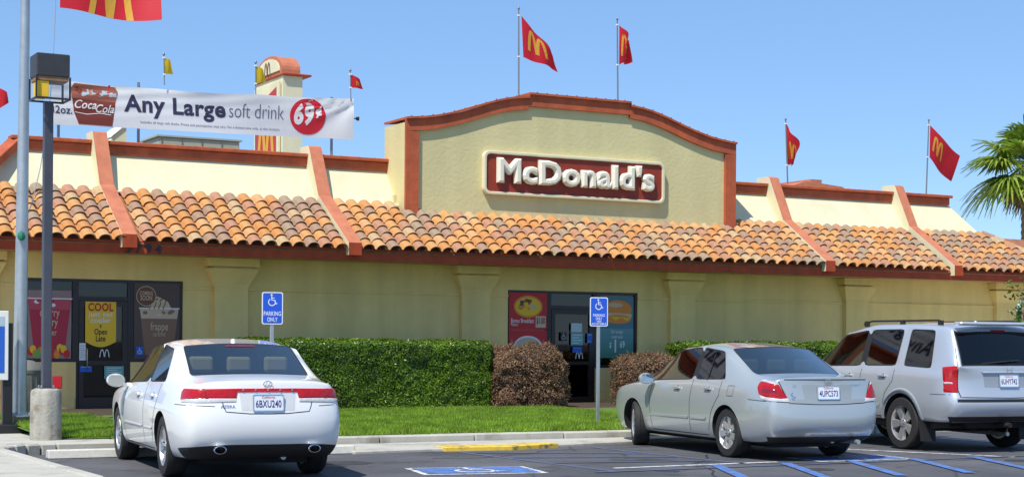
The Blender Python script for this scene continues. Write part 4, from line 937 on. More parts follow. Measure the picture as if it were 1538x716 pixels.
def build_car(name, label, S, pose, cat='car'):
    W2 = S['w']/2; L = S['L']; Pt = S['paint']; ST = S['stations']; N = len(ST)
    car = thing(name, (pose[0], pose[1], 0), label, cat, None, R(pose[2]))
    lv = S['levels']                               # [(z, width factor)] k0..k4
    mats = [Pt, TRIM, UNDER, CGL, CGL, CGL, CGL, CGL]   # 3 rear glass, 4 windscreen, 5.. side groups
    verts = []; idx = {}
    def V(key, p):
        idx[key] = len(verts); verts.append(p)
    for i, st in enumerate(ST):
        for s in (1, -1):
            for k, (z, wf) in enumerate(lv):
                V((i, k, s), (st['x'] + st.get('dx', [0]*5)[k], s*st['w']*W2*wf*(st.get('wf', [1]*5)[k]), z + st.get('dz', [0]*5)[k]))
            for c in range(5, 9):
                x, y, z = st['p'][c-5]; V((i, c, s), (x, s*y, z))
        x, z = st['p'][4][0], st['p'][4][2]; V((i, 9, 0), (x, 0, z))
        y0 = st['w']*W2*lv[0][1]*(st.get('wf', [1]*5)[0])
        for s in (1, -1):
            for c, fr in ((6, .85), (7, .68), (8, .35)): V((i, 'b', c, s), (st['x']+st.get('dx', [0]*5)[0], s*y0*fr, lv[0][0]+st.get('dz', [0]*5)[0]))
        V((i, 'b', 9, 0), (st['x']+st.get('dx', [0]*5)[0], 0, lv[0][0]+st.get('dz', [0]*5)[0]))
    def g(i, k, s): return idx[(i, 9, 0)] if k == 9 else idx[(i, k, s)]
    def gb(i, c, s): return idx[(i, 0, s)] if c == 5 else (idx[(i, 'b', 9, 0)] if c == 9 else idx[(i, 'b', c, s)])
    faces = []; fm = []; crease = {}; vcr = set()
    def cr(a, b_, w): crease[tuple(sorted((a, b_)))] = w
    glass = S['glass']                              # {(i, k): material index}
    for i in range(N-1):
        for s in (1, -1):
            for k in range(9):
                f = [g(i, k, s), g(i+1, k, s), g(i+1, k+1, s), g(i, k+1, s)]
                faces.append(f if s == 1 else f[::-1]); gi = glass.get((i, k), 0); fm.append(gi if gi or (i, k) not in S['bpil'] else 1)
                if gi:
                    cr(f[0], f[1], 1); cr(f[2], f[3], 1 if k < 8 else 0)
                    if not glass.get((i-1, k)): cr(f[0], f[3], 1)
                    if not glass.get((i+1, k)): cr(f[1], f[2], 1)
                    if k == 5: vcr.update(f)
                    if k == 7: vcr.update((f[0], f[1]))
                    if k == 8: crease.pop(tuple(sorted((f[2], f[3]))), 0)
                    if k == 8 and glass.get((i, 7)): crease.pop(tuple(sorted((f[0], f[1]))), 0)
                    if k == 7: crease.pop(tuple(sorted((f[2], f[3]))), 0)
            for c in range(5, 9):
                f = [gb(i, c, s), gb(i+1, c, s), gb(i+1, c+1, s), gb(i, c+1, s)]
                faces.append(f[::-1] if s == 1 else f); fm.append(2)
    for end, i in ((0, 0), (1, N-1)):
        cap = S['rear_cap'] if end == 0 else S['front_cap']      # x of the centre at each level 0..4
        def cv(l, c, s):
            if l == 5: return g(i, c, s)
            if c == 5: return idx[(i, l, s)]
            if l == 0: return gb(i, c, s)
            key = ('cap', end, l, c, s if c < 9 else 0)
            if key not in idx:
                e = verts[idx[(i, l, 1)]]; fr = {6: .86, 7: .66, 8: .33, 9: 0}[c]; xe = e[0]; xc = cap[l]
                V(key, (xc + (xe-xc)*fr**4, (s if c < 9 else 0)*e[1]*fr, e[2]))
            return idx[key]
        for s in (1, -1):
            for l in range(5):
                for c in range(5, 9):
                    f = [cv(l, c, s), cv(l, c+1, s), cv(l+1, c+1, s), cv(l+1, c, s)]
                    if (s == 1) != (end == 0): f = f[::-1]
                    faces.append(f); fm.append(0)
    for (i0, i1, k, w) in S.get('creases', []):
        for i in range(i0, i1):
            for s in (1, -1): cr(g(i, k, s), g(i+1, k, s), w)
    for (i, k0, k1, w) in S.get('xcreases', []):
        for k in range(k0, k1):
            for s in (1, -1): cr(g(i, k, s), g(i, k+1, s), w)
    me = bpy.data.meshes.new('cage'); me.from_pydata(verts, [], faces)
    for q in mats: me.materials.append(q)
    me.polygons.foreach_set('material_index', fm)
    bm = bmesh.new(); bm.from_mesh(me); bmesh.ops.recalc_face_normals(bm, faces=bm.faces)
    cl = bm.edges.layers.float.get('crease_edge') or bm.edges.layers.float.new('crease_edge')
    for e in bm.edges:
        w = crease.get(tuple(sorted((e.verts[0].index, e.verts[1].index))))
        if w: e[cl] = w
    vl = bm.verts.layers.float.get('crease_vert') or bm.verts.layers.float.new('crease_vert')
    bm.verts.ensure_lookup_table()
    for v in vcr: bm.verts[v][vl] = S.get('vc', .75)
    bm.to_mesh(me); bm.free()
    ob = link('cage', me); sm = ob.modifiers.new('s', 'SUBSURF'); sm.levels = 3; sm.render_levels = 3
    # wheel arches
    c = B(); R_ = S['arch_r']; wx = S['wheels']
    for x in wx:
        for s in (1, -1): c.lathe([(0, R_), (.7, R_)], (x, s*(W2-.30), S['wr']+S.get('arch_dz', 0)), (0, s, 0), UNDER, 36)
    cut = link('cut', c.mesh('cut')); 
    for p in cut.data.polygons: p.material_index = 0
    for _ in range(2): cut.data.materials.append(UNDER)
    cut.data.polygons.foreach_set('material_index', [2]*len(cut.data.polygons))
    bo = ob.modifiers.new('b', 'BOOLEAN'); bo.operation = 'DIFFERENCE'; bo.object = cut; bo.solver = 'EXACT'
    bpy.context.view_layer.update(); dg = bpy.context.evaluated_depsgraph_get()
    full = bpy.data.meshes.new_from_object(ob.evaluated_get(dg))
    bpy.data.objects.remove(ob); bpy.data.objects.remove(cut)
    bm = bmesh.new(); bm.from_mesh(full)
    tree = BVHTree.FromBMesh(bm)
    # black rubber round each pane, then split the panes off
    for gi in range(3, 8):
        fs = [f for f in bm.faces if f.material_index == gi]
        if not fs: continue
        comps = []; seen = set()
        for f in fs:
            if f in seen: continue
            st_ = [f]; comp = []; seen.add(f)
            while st_:
                q = st_.pop(); comp.append(q)
                for e in q.edges:
                    for h in e.link_faces:
                        if h.material_index == gi and h not in seen: seen.add(h); st_.append(h)
            comps.append(comp)
        for comp in comps:
            r = bmesh.ops.inset_region(bm, faces=comp, thickness=S.get('rub', .018), depth=-.003, use_even_offset=True)
            for f in r['faces']: f.material_index = 1
    out = {}
    for gi, nm in ((0, 'body'), (3, 'rear_window'), (4, 'windscreen'), (5, 'side_window'), (6, 'side_window'), (7, 'side_window')):
        want = (lambda f: f.material_index < 3) if gi == 0 else (lambda f, gi=gi: f.material_index == gi)
        vv = {}; vs = []; sides = {1: [], -1: []} if gi >= 5 else {1: []}; 
        for key in sides:
            vv = {}; vs = []; fs2 = []; ms = []
            for f in bm.faces:
                if not want(f): continue
                if gi >= 5 and (f.calc_center_median().y > 0) != (key > 0): continue
                for v in f.verts:
                    if v not in vv: vv[v] = len(vs); vs.append(tuple(v.co))
                fs2.append([vv[v] for v in f.verts]); ms.append(f.material_index)
            if not fs2: continue
            m2 = bpy.data.meshes.new(nm); m2.from_pydata(vs, [], fs2); m2.polygons.foreach_set('use_smooth', [True]*len(fs2))
            if gi == 0:
                for q in (Pt, TRIM, UNDER): m2.materials.append(q)
                m2.polygons.foreach_set('material_index', ms)
            else: m2.materials.append(S.get('glassmat', {}).get(gi, CGL))
            m2.set_sharp_from_angle(angle=R(30)); out.setdefault(nm, []).append(link(nm, m2, car))
    bm.free()
    body = out['body'][0]
    # ---------- projections onto the body
    def side(x, z, s=1):
        h = tree.ray_cast(Vector((x, s*3, z)), Vector((0, -s, 0))); return (h[0], h[1]) if h[0] else (Vector((x, s*W2, z)), Vector((0, s, 0)))
    U0 = S.get('u0', .60); PX_ = S.get('px', .62)
    def rear(u, z):
        a = abs(u); s = 1 if u > 0 else -1
        if a <= U0: o, d = Vector((-3, u, z)), Vector((1, 0, 0))
        else:
            t = (a-U0)/.40; c0 = Vector((PX_, s*U0, z)); d0 = Vector((-cos(t), s*sin(t), 0)); o = c0 + d0*3; d = -d0
        h = tree.ray_cast(o, d); return (h[0], h[1]) if h[0] else (o+d*2.4, -d)
    def topm(x, y):
        h = tree.ray_cast(Vector((x, y, 4)), Vector((0, 0, -1))); return (h[0], h[1]) if h[0] else (Vector((x, y, 1)), Vector((0, 0, 1)))
    def patch(nm, pts, fn, m, th=.006, parent=body, step=.035, sink=.012):
        bm = bmesh.new(); bm.faces.new([bm.verts.new((p[0], p[1], 0)) for p in pts])
        for ax in (0, 1):
            lo = min(p[ax] for p in pts); hi = max(p[ax] for p in pts); n = int((hi-lo)/step)
            for k in range(1, n+1):
                co = Vector((0, 0, 0)); co[ax] = lo + (hi-lo)*k/(n+1); no = Vector((0, 0, 0)); no[ax] = 1
                bmesh.ops.bisect_plane(bm, geom=bm.verts[:]+bm.edges[:]+bm.faces[:], plane_co=co, plane_no=no)
        bmesh.ops.triangulate(bm, faces=[f for f in bm.faces if len(f.verts) > 4])
        base = {}
        bm.verts.index_update(); tops = []; bots = []
        for v in bm.verts:
            p, n = fn(v.co.x, v.co.y); edge = v.is_boundary; tops.append(p + n*(th*(.55 if edge else 1))); bots.append(p - n*sink)
        n = len(tops); fs = [[v.index for v in f.verts] for f in bm.faces]
        for e in bm.edges:
            if e.is_boundary: a, c = e.verts[0].index, e.verts[1].index; fs.append([a, c, n+c, n+a])
        bm.free(); b = B(); b.add(tops+bots, fs, m); return b.obj(nm, parent, smooth=True)
    def ribbon(nm, pts, fn, w, m=TRIM, off=.002, parent=body, step=.05, prof=0.):
        P = []
        for a, c in zip(pts, pts[1:]):
            n = max(1, int(math.hypot(c[0]-a[0], c[1]-a[1])/step)); P += [(a[0]+(c[0]-a[0])*k/n, a[1]+(c[1]-a[1])*k/n) for k in range(n)]
        P.append(pts[-1]); b = B(); vs = []; fs = []
        for i, p in enumerate(P):
            a, c = P[max(i-1, 0)], P[min(i+1, len(P)-1)]; dx, dy = c[0]-a[0], c[1]-a[1]; q = math.hypot(dx, dy) or 1; nx, ny = -dy/q*w/2, dx/q*w/2
            A, na = fn(p[0]+nx, p[1]+ny); C, nc = fn(p[0]-nx, p[1]-ny); M_, nm_ = fn(p[0], p[1]); vs += [A + na*(off*.2 if prof else off), M_ + nm_*(off+prof), C + nc*(off*.2 if prof else off)]
        for i in range(len(P)-1): fs += [(3*i, 3*i+1, 3*i+4, 3*i+3), (3*i+1, 3*i+2, 3*i+5, 3*i+4)]
        b.add(vs, fs, m); return b.obj(nm, parent, smooth='all' if prof else False)
    H = dict(side=side, rear=rear, top=topm, patch=patch, ribbon=ribbon, body=body, car=car, tree=tree)
    # ---------- wheels
    wr = S['wr']; tw_ = .11
    tprof = [(-tw_, wr*.66), (-tw_, wr*.80), (-tw_*.98, wr*.93), (-tw_*.8, wr*.985), (-tw_*.35, wr), (-tw_*.30, wr*.985), (-tw_*.25, wr), (tw_*.25, wr), (tw_*.30, wr*.985), (tw_*.35, wr), (tw_*.8, wr*.985), (tw_*.98, wr*.93), (tw_, wr*.80), (tw_, wr*.66)]
    b = B(); b.lathe(tprof, (0, 0, 0), (0, 1, 0), RUBBER, 40, closed=True); tyre = b.mesh('wheel', smooth=True)
    rr = wr*.68; b = B(); b.lathe([(tw_*.86, rr), (tw_*.94, rr*.99), (tw_*.86, rr*.95), (-.03, rr*.86), (-tw_, rr*.86), (-tw_, rr)], (0, 0, 0), (0, 1, 0), ALLOY, 40, closed=True)
    b.lathe([(-.01, rr*.87), (.0, rr*.86)], (0, 0, 0), (0, 1, 0), UNDER, 30)
    ns = S['spokes']
    for k in range(ns):
        a = 2*pi*k/ns + .2; ca, sa = cos(a), sin(a); sw0, sw1 = S['spoke_w']
        pr = lambda r, t, y: (r*ca - t*sa, y, r*sa + t*ca)
        vs = [pr(rr*.16, -sw0, .075), pr(rr*.16, sw0, .075), pr(rr*.93, sw1, .088), pr(rr*.93, -sw1, .088), pr(rr*.16, -sw0*1.2, .03), pr(rr*.16, sw0*1.2, .03), pr(rr*.93, sw1*1.2, .04), pr(rr*.93, -sw1*1.2, .04)]
        b.add(vs, [(0, 1, 2, 3), (4, 7, 6, 5), (0, 4, 5, 1), (1, 5, 6, 2), (2, 6, 7, 3), (3, 7, 4, 0)], ALLOY)
    b.lathe([(.02, rr*.26), (.08, rr*.24), (.092, rr*.17), (.094, .004)], (0, 0, 0), (0, 1, 0), ALLOY, 20)
    for k in range(5): a = 2*pi*k/5; b.lathe([(.088, .009), (.096, .008)], (rr*.19*cos(a), 0, rr*.19*sin(a)), (0, 1, 0), UNDER, 6)
    rim = b.mesh('rim', smooth=True)
    for i, x in enumerate(wx):
        for s in (1, -1):
            w = link('wheel', tyre, car, (x, s*(W2-tw_-S.get('inset', .035)), wr)); rot = (0 if s > 0 else pi)
            w.rotation_euler = (0, .4*i+.3*s, rot + (R(S.get('steer', 0)) if i == 1 else 0)); link('rim', rim, w)
    # ---------- underside and cabin
    b = B(); b.box(.5, L-.5, -.55, .55, lv[0][0]-.05, lv[0][0]+.08, UNDER); b.tube([(.35, -.25, .24), (1.2, -.25, .24), (1.9, -.1, .26), (3.2, 0, .27)], .03, STEEL, 8)
    b.box(wx[0]-.05, wx[0]+.05, -.6, .6, wr-.12, wr-.03, UNDER); b.obj('undercarriage', car)
    sc = S['seats']; zf = S['zseat']
    b = B(); b.box(S['cab'][0], S['cab'][1], -W2+.17, W2-.17, .32, S['zbelt']-.28, CABIN); b.box(S['cab'][0]-.45, S['cab'][0]+.0, -W2+.22, W2-.22, S['zbelt']-.2, S['shelf'], CABIN); b.obj('cabin_floor', car)
    for x in S['seatx']:
        for y in ((-.38, .38) if x > S['seatx'][0]+.1 else (-.42, 0, .42)):
            b = B(); b.prism([(-.09, zf), (.10, zf), (.02, zf+.56), (-.10, zf+.56)], lambda a, z, t, x=x, y=y: (x+a, y+t, z), -.22, .22, sc)
            st_ = b.obj('seat_back', car, bevel=.03, seg=2)
            B().box(x-.12, x-.02, y-.13, y+.13, zf+.60, zf+.77, sc).obj('headrest', st_, bevel=.03, seg=2)
    b = B(); b.box(S['dash']-.25, S['dash']+.35, -W2+.2, W2-.2, S['zbelt']-.35, S['zbelt']-.03, CABIN); b.obj('dashboard', car, bevel=.04)
    b = B(); b.lathe([(-.012, .165), (.012, .165), (.012, .19), (-.012, .19)], (S['dash']-.42, .38, S['zbelt']-.02), (1, 0, .45), CABIN, 20, closed=True); b.obj('steering_wheel', car)
    # ---------- doors, handles, mouldings, mirrors
    for s in (1, -1):
        fs_ = lambda x, z, s=s: side(x, z, s)
        for sm_ in S['seams']: ribbon('door_seam', sm_, fs_, .010, UNDER, .0015)
        for (x, z) in S['handles']:
            p, n = side(x, z, s); h = B().box(-.085, .085, -.012, .020, -.018, .018, S.get('handlem', Pt)).obj('door_handle', body, bevel=.009, seg=2, loc=p + n*.014); h.rotation_euler = (0, 0, 0 if s > 0 else pi)
            c_ = B(); c_.lathe([(0, .034), (.002, .030)], (p.x-.01, p.y, p.z), n, TRIM, 12)
            c_.obj('handle_recess', body)
        for (x0, z0, x1, z1, w, m) in S['mould']: ribbon('side_moulding', [(x0, z0), (x1, z1)], fs_, w, m, .004, prof=.008)
        mx, my, mz = S['mirror']
        b = B(); b.lathe([(-.07, .05), (-.065, .088), (-.02, .10), (.04, .085), (.085, .045), (.10, .01)], (0, 0, 0), (1, 0, 0), Pt, 18)
        for i, v in enumerate(b.v): b.v[i] = (v[0], v[1]*1.12, v[2]*.82)
        mi_ = b.obj('mirror', body, smooth=True, loc=(mx, s*my, mz)); mi_.rotation_euler = (0, 0, s*R(-8))
        b = B(); b.prism(rrect(.175, .125, .05), lambda y, z, x: (x, y, z), -.0745, -.068, mat('mirror_glass', (.55, .6, .62), .05, 1.)); b.obj('mirror_glass', mi_)
        b = B(); b.box(mx-.03, mx+.05, min(s*my, s*(W2-.12)), max(s*my-s*.08, s*(W2-.12)), mz-.075, mz-.03, Pt); b.obj('mirror_arm', body, bevel=.01)
    return H

def plate(H, u, z, txt, x_off=.0, w=.32, h=.165, state=True):
    p, n = H['rear'](u, z); n = Vector((-1, 0, .10)).normalized(); p = Vector((p.x-.012-x_off, u, z)); a = Vector((0, -1, 0)); c = a.cross(n)*-1
    if c.z < 0: c = -c
    f = lambda y_, z_, o=0: p + a*y_ + c*z_ + n*o
    b = B(); b.prism(rrect(w, h, .018), lambda y, z_, t: f(y, z_, t), -.006, .003, PLATEW); pl_ = b.obj('licence_plate', H['body'])
    b = B(); text(b, txt, lambda u_, v_: f(u_, v_, .0055), 0, -.045, .105, PLATEB, .012, width=.27); text(b, 'California', lambda u_, v_: f(u_, v_, .0055), 0, .047, .036, pm_('plate_red', (.5, .03, .06)), .004)
    b.obj('plate_lettering', pl_)
    b = B(); o_, i_ = rrect(w+.012, h+.012, .02), rrect(w-.012, h-.012, .015); n_ = len(o_)
    vs = [f(*q, .006) for q in o_] + [f(*q, .006) for q in i_] + [f(*q, -.004) for q in o_]; b.add(vs, [(k, (k+1) % n_, n_+(k+1) % n_, n_+k) for k in range(n_)] + [(k, 2*n_+k, 2*n_+(k+1) % n_, (k+1) % n_) for k in range(n_)], CHROME); b.obj('plate_frame', pl_)

def sedan(x_rg, x_gt, zdeck, zlip, zroof, L, W, hoodz, nose, rr_, name_='', belt=.955):
    """stations of a notchback sedan, x measured from the rear bumper"""
    w2 = W/2
    def P(x5, y5, z5, x6, y6, z6, x7, y7, z7, x8, y8, z8, x9, z9): return [(x5, y5, z5), (x6, y6, z6), (x7, y7, z7), (x8, y8, z8), (x9, 0, z9)]
    st = []
    # 0 rear ring: bumper low, boot lip high
    st.append(dict(x=.20, w=.90, dx=[.10, -.02, -.06, -.05, -.02], wf=[.94, 1, 1, 1, .98], dz=[.02, 0, 0, 0, 0], p=P(.17, w2*.80, zlip-.045, .15, w2*.72, zlip-.018, .12, w2*.55, zlip, .09, w2*.28, zlip+.006, .085, zlip+.008)))
    st.append(dict(x=.48, w=.97, wf=[.97, 1, 1, 1, .99], p=P(.46, w2*.87, belt+.005, .42, w2*.78, zdeck-.045, .36, w2*.62, zdeck-.012, .34, w2*.32, zdeck+.006, .33, zdeck+.012)))
    st.append(dict(x=.80, w=.99, p=P(.80, w2*.90, belt+.015, x_rg-.02, w2*.80, zdeck-.015, x_rg, w2*.71, zdeck+.014, x_rg-.10, w2*.36, zdeck+.030, x_rg-.13, zdeck+.034)))
    st.append(dict(x=x_gt-.05, w=1.0, p=P(x_gt-.24, w2*.915, belt+.03, x_gt+.03, w2*.75, zroof-.118, x_gt+.0, w2*.66, zroof-.085, x_gt-.06, w2*.36, zroof-.058, x_gt-.08, zroof-.052)))
    st.append(dict(x=2.02, w=1.0, p=P(2.02, w2*.925, belt+.012, 2.08, w2*.722, zroof-.066, 2.08, w2*.62, zroof-.028, 2.08, w2*.34, zroof-.003, 2.08, zroof)))
    st.append(dict(x=2.12, w=1.0, p=P(2.12, w2*.925, belt+.010, 2.14, w2*.722, zroof-.064, 2.14, w2*.62, zroof-.026, 2.14, w2*.34, zroof-.002, 2.14, zroof)))
    st.append(dict(x=2.95, w=1.0, p=P(2.95, w2*.925, belt-.015, 2.76, w2*.72, zroof-.108, 2.82, w2*.61, zroof-.082, 2.74, w2*.34, zroof-.052, 2.72, zroof-.045)))
    st.append(dict(x=3.55, w=1.0, p=P(3.52, w2*.915, belt-.045, 3.50, w2*.86, belt-.005, 3.56, w2*.80, belt+.0, 3.72, w2*.42, belt+.03, 3.76, belt+.035)))
    st.append(dict(x=3.95, w=.985, p=P(3.95, w2*.89, belt-.085, 3.95, w2*.82, belt-.055, 3.98, w2*.68, belt-.035, 4.02, w2*.35, belt-.02, 4.04, belt-.015)))
    st.append(dict(x=L-.42, w=.955, dz=[.0, 0, 0, -.02, -.06], p=P(L-.42, w2*.84, hoodz+.05, L-.42, w2*.76, hoodz+.075, L-.40, w2*.6, hoodz+.09, L-.36, w2*.3, hoodz+.10, L-.35, hoodz+.10)))
    st.append(dict(x=L-.17, w=.86, dx=[-.08, .02, .06, .04, 0], wf=[.95, 1, 1, .99, .97], dz=[.02, 0, 0, -.04, -.10], p=P(L-.19, w2*.76, hoodz-.03, L-.17, w2*.66, hoodz-.01, L-.14, w2*.5, hoodz, L-.10, w2*.25, hoodz+.01, L-.09, hoodz+.01)))
    return st
BP = {(4, 5)}
SG = {(2, 7): 3, (2, 8): 3, (6, 7): 4, (6, 8): 4, (3, 5): 5, (5, 5): 6, (6, 5): 6}

# ---- white sedan
Lw, Ww = 4.895, 1.835
SW_ = dict(bpil=BP, w=Ww, L=Lw, paint=PAINT_W, levels=[(.22, .93), (.36, .975), (.56, 1.0), (.74, 1.0), (.885, .965)], stations=sedan(.80, 1.42, 1.075, 1.045, 1.49, Lw, Ww, .80, .75, .3, belt=.985), glass=SG, glassmat={3: glassmat('car_glass_clear', (.50, .54, .50), refl=3.0)}, rear_cap=[.16, .05, .0, .02, .06], front_cap=[Lw-.12, Lw-.02, Lw, Lw-.02, Lw-.06],
    creases=[(0, 8, 4, .25), (0, 1, 7, .3)], xcreases=[(0, 5, 9, .55)], wheels=(1.12, 3.90), wr=.335, arch_r=.375, spokes=5, spoke_w=(.035, .055), seats=SEATB, zseat=.52, cab=(1.2, 3.5), zbelt=.97, shelf=1.0, seatx=(1.42, 2.45), dash=3.45,
    seams=[[(1.34, 1.0), (1.36, .82), (1.50, .60), (1.62, .36), (1.66, .27)], [(2.07, 1.0), (2.08, .7), (2.10, .27)], [(3.30, .95), (3.34, .7), (3.30, .30)], [(1.66, .275), (3.30, .275)]],
    handles=[(1.62, .86), (2.45, .85)], mould=[(1.58, .50, 2.04, .50, .030, PAINT_W), (2.14, .50, 3.28, .50, .030, PAINT_W)], mirror=(3.28, 1.02, .985), steer=0, handlem=PAINT_W)
Hh = build_car('white_sedan', 'white four door sedan with a red light bar across its boot parked nearest the camera', SW_, (-9.74, -12.58, 84.2))
pt, rb, re_, sd, tp = Hh['patch'], Hh['ribbon'], Hh['rear'], Hh['side'], Hh['top']
for s in (1, -1):
    lm = lambda pts: [(s*a, z) for a, z in pts]
    t_ = pt('tail_light', lm([(.33, .880), (.34, .872), (.62, .872), (.80, .858), (.915, .850), (.935, .93), (.90, .962), (.31, .972)]), re_, LRED, .016)
    pt('reversing_lens', lm([(.335, .838), (.335, .872), (.62, .875), (.80, .862), (.912, .852), (.885, .828), (.70, .828)]), re_, LCLR, .014, t_)
    pt('lens_divider', lm([(.60, .845), (.625, .845), (.66, .968), (.635, .968)]), re_, LREDD, .019, t_)
    ribbon_ = rb('boot_seam', lm([(.475, .835), (.46, .78), (.44, .735), (.2, .715), (.0, .712)]), re_, .009, UNDER, .0015)
    rb('bumper_seam', lm([(.55, .79), (.75, .80), (.95, .80), (1.10, .80)]), re_, .007, UNDER, .0015)
    pt('exhaust_surround', lm([(.40, .305), (.43, .365), (.49, .385), (.56, .385), (.60, .35), (.58, .305)]), re_, TRIM, .006)
    b = B(); b.lathe([(-.10, .042), (.06, .042), (.065, .036), (-.10, .034)], (.10, s*.50, .345), (-1, 0, 0), CHROME, 20, closed=True)
    for i, v in enumerate(b.v): b.v[i] = (v[0], s*.50+(v[1]-s*.50)*1.6, v[2])
    b.obj('exhaust_tip', Hh['body'], smooth=True)
    rb('mirror_seam', [(3.42, .90), (3.50, .74), (3.44, .56)], lambda x, z: sd(x, z, s), .009, UNDER, .0015)
    pt('side_marker', [(4.55, .62), (4.70, .62), (4.68, .66), (4.56, .66)], lambda x, z: sd(x, z, s), LAMB, .004)
pt('brake_light', [(-.16, 1.40), (.16, 1.40), (.16, 1.415), (-.16, 1.415)], re_, LREDD, .004)
for s in (1, -1): pt('inner_lens', [(s*a, z) for a, z in [(.36, .905), (.58, .905), (.60, .935), (.36, .935)]], re_, LREDD, .0195)
pt('light_bar', [(-.315, .938), (.315, .938), (.315, .972), (-.315, .972)], re_, LRED, .018)
pt('rear_valance', [(-.84, .225), (.84, .225), (.95, .265), (1.02, .345), (.60, .385), (.40, .395), (-.40, .395), (-.60, .385), (-1.02, .345), (-.95, .265)], re_, TRIM, .004)
pt('plate_recess', [(-.28, .745), (.28, .745), (.30, .93), (-.30, .93)], re_, mat('recess_white', (.62, .62, .62), .4, coat=.5), .002)
plate(Hh, 0, .825, '6BXU240', .004)
b = B(); p, n = re_(0, 1.02)
stroke(b, [(.045*cos(a), .03*sin(a)) for a in [k*pi/8 for k in range(16)]], .009, lambda u, v: (p.x-.020, -u, 1.018+v), CHROME, True); stroke(b, [(-.03, -.022), (-.008, .022), (.008, -.022), (.03, .022)], .008, lambda u, v: (p.x-.020, -u, 1.018+v), CHROME); b.obj('badge', Hh['body'])
b = B(); text(b, 'AZERA', lambda u, v: (lambda q: (q[0].x-.006, -u, v))(re_(-u, v)), -.42, .775, .045, CHROME, .01, width=.15); b.obj('model_lettering', Hh['body'])
for k, u in enumerate((-.26, -.13, 0, .13, .26)): p, n = re_(u, .955); B().lathe([(0, .010), (.004, .006)], p+n*.019, n, CHROME, 8).obj('bar_stud', Hh['body'])
b = B(); b.lathe([(0, .028), (.02, .022), (.03, .01)], tp(1.62, 0)[0], (0, 0, 1), PAINT_W, 12); b.obj('roof_aerial', Hh['body'], smooth=True)

# ---- silver sedan
Lc, Wc = 4.805, 1.795
SC_ = dict(bpil=BP, glassmat={3: CGR}, w=Wc, L=Lc, paint=PAINT_S, levels=[(.21, .93), (.35, .975), (.55, 1.0), (.74, 1.0), (.90, .965)], stations=sedan(.78, 1.46, 1.065, 1.055, 1.49, Lc, Wc, .80, .75, .3, belt=.975), glass=SG, rear_cap=[.14, .03, .0, .05, .09], front_cap=[Lc-.12, Lc-.02, Lc, Lc-.02, Lc-.06],
    creases=[(0, 8, 4, .2), (0, 1, 7, .5)], xcreases=[(0, 5, 9, .85)], wheels=(1.12, 3.84), wr=.322, arch_r=.362, spokes=7, spoke_w=(.028, .040), seats=SEATG, zseat=.50, cab=(1.2, 3.45), zbelt=.96, shelf=.99, seatx=(1.40, 2.42), dash=3.40,
    seams=[[(1.30, .99), (1.30, .80), (1.48, .58), (1.58, .34), (1.62, .26)], [(2.07, .99), (2.08, .7), (2.10, .26)], [(3.24, .94), (3.28, .7), (3.24, .29)], [(1.62, .265), (3.24, .265)]],
    handles=[(1.60, .875), (2.47, .865)], mould=[(1.64, .475, 2.05, .475, .045, PAINT_S), (2.13, .475, 3.25, .475, .045, PAINT_S)], mirror=(3.22, .985, .975), steer=-20)
Hc = build_car('silver_sedan', 'silver green four door sedan parked in the middle with its wheels turned', SC_, (-2.27, -12.50, 83.3))
pt, rb, re_, sd, tp = Hc['patch'], Hc['ribbon'], Hc['rear'], Hc['side'], Hc['top']
for s in (1, -1):
    lm = lambda pts: [(s*a, z) for a, z in pts]
    t_ = pt('tail_light', lm([(.575, .80), (.65, .79), (.80, .81), (.89, .845), (.93, .93), (.90, .985), (.85, 1.00), (.66, .965), (.63, .90)]), re_, LRED, .016)
    pt('clear_lens', lm([(.68, .965), (.70, .995), (.78, 1.02), (.85, 1.018), (.90, .99), (.85, 1.00), (.78, .99)]), re_, LCLR, .014, t_)
    pt('reversing_lens', lm([(.555, .75), (.575, .80), (.65, .79), (.80, .81), (.87, .83), (.85, .785), (.76, .76)]), re_, LCLR, .014, t_)
    rb('boot_seam', lm([(.66, 1.01), (.62, .90), (.58, .80), (.55, .735), (.2, .72), (.0, .718)]), re_, .010, UNDER, .0015)
    rb('bumper_seam', lm([(.56, .745), (.75, .755), (.95, .765), (1.16, .77)]), re_, .008, UNDER, .0015)
    rb('hood_seam', [(3.30, .92), (3.34, .84)], lambda x, z: sd(x, z, s), .008, UNDER, .0015)
    pt('side_marker', [(.40, .60), (.52, .60), (.51, .63), (.41, .63)], lambda x, z: sd(x, z, s), LREDD, .004) if False else None
    rb('window_divider', [(1.70, .985), (1.72, 1.34)], lambda x, z: sd(x, z, s), .022, TRIM, .004)
rb('fuel_door', [(.95, .80), (1.10, .80), (1.10, .93), (.95, .93), (.95, .80)], lambda x, z: sd(x, z, 1), .007, UNDER, .0015)
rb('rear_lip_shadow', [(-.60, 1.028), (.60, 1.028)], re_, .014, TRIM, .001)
pt('plate_recess', [(-.34, .79), (.34, .79), (.37, .965), (-.37, .965)], re_, mat('recess_silver', (.42, .44, .43), .4, .4), .002)
pt('rear_valance', [(-.74, .225), (.74, .225), (.78, .31), (-.78, .31)], re_, TRIM, .003)
plate(Hc, 0, .865, '4UPC573', .004)
b = B(); p, n = re_(0, 1.0)
for rx, ry in ((.055, .038), (.022, .036)): stroke(b, [(rx*cos(a), ry*sin(a)) for a in [k*pi/10 for k in range(20)]], .009, lambda u, v: (p.x-.018, -u, .995+v), CHROME, True)
b.obj('badge', Hc['body'])
b = B(); F_ = lambda u, v: (lambda q: (q[0].x-.006, -u, v))(re_(-u, v)); text(b, 'CAMRY', F_, .42, .955, .045, CHROME, .01, width=.17); text(b, 'LE', F_, -.47, .94, .045, CHROME, .01); b.obj('model_lettering', Hc['body'])
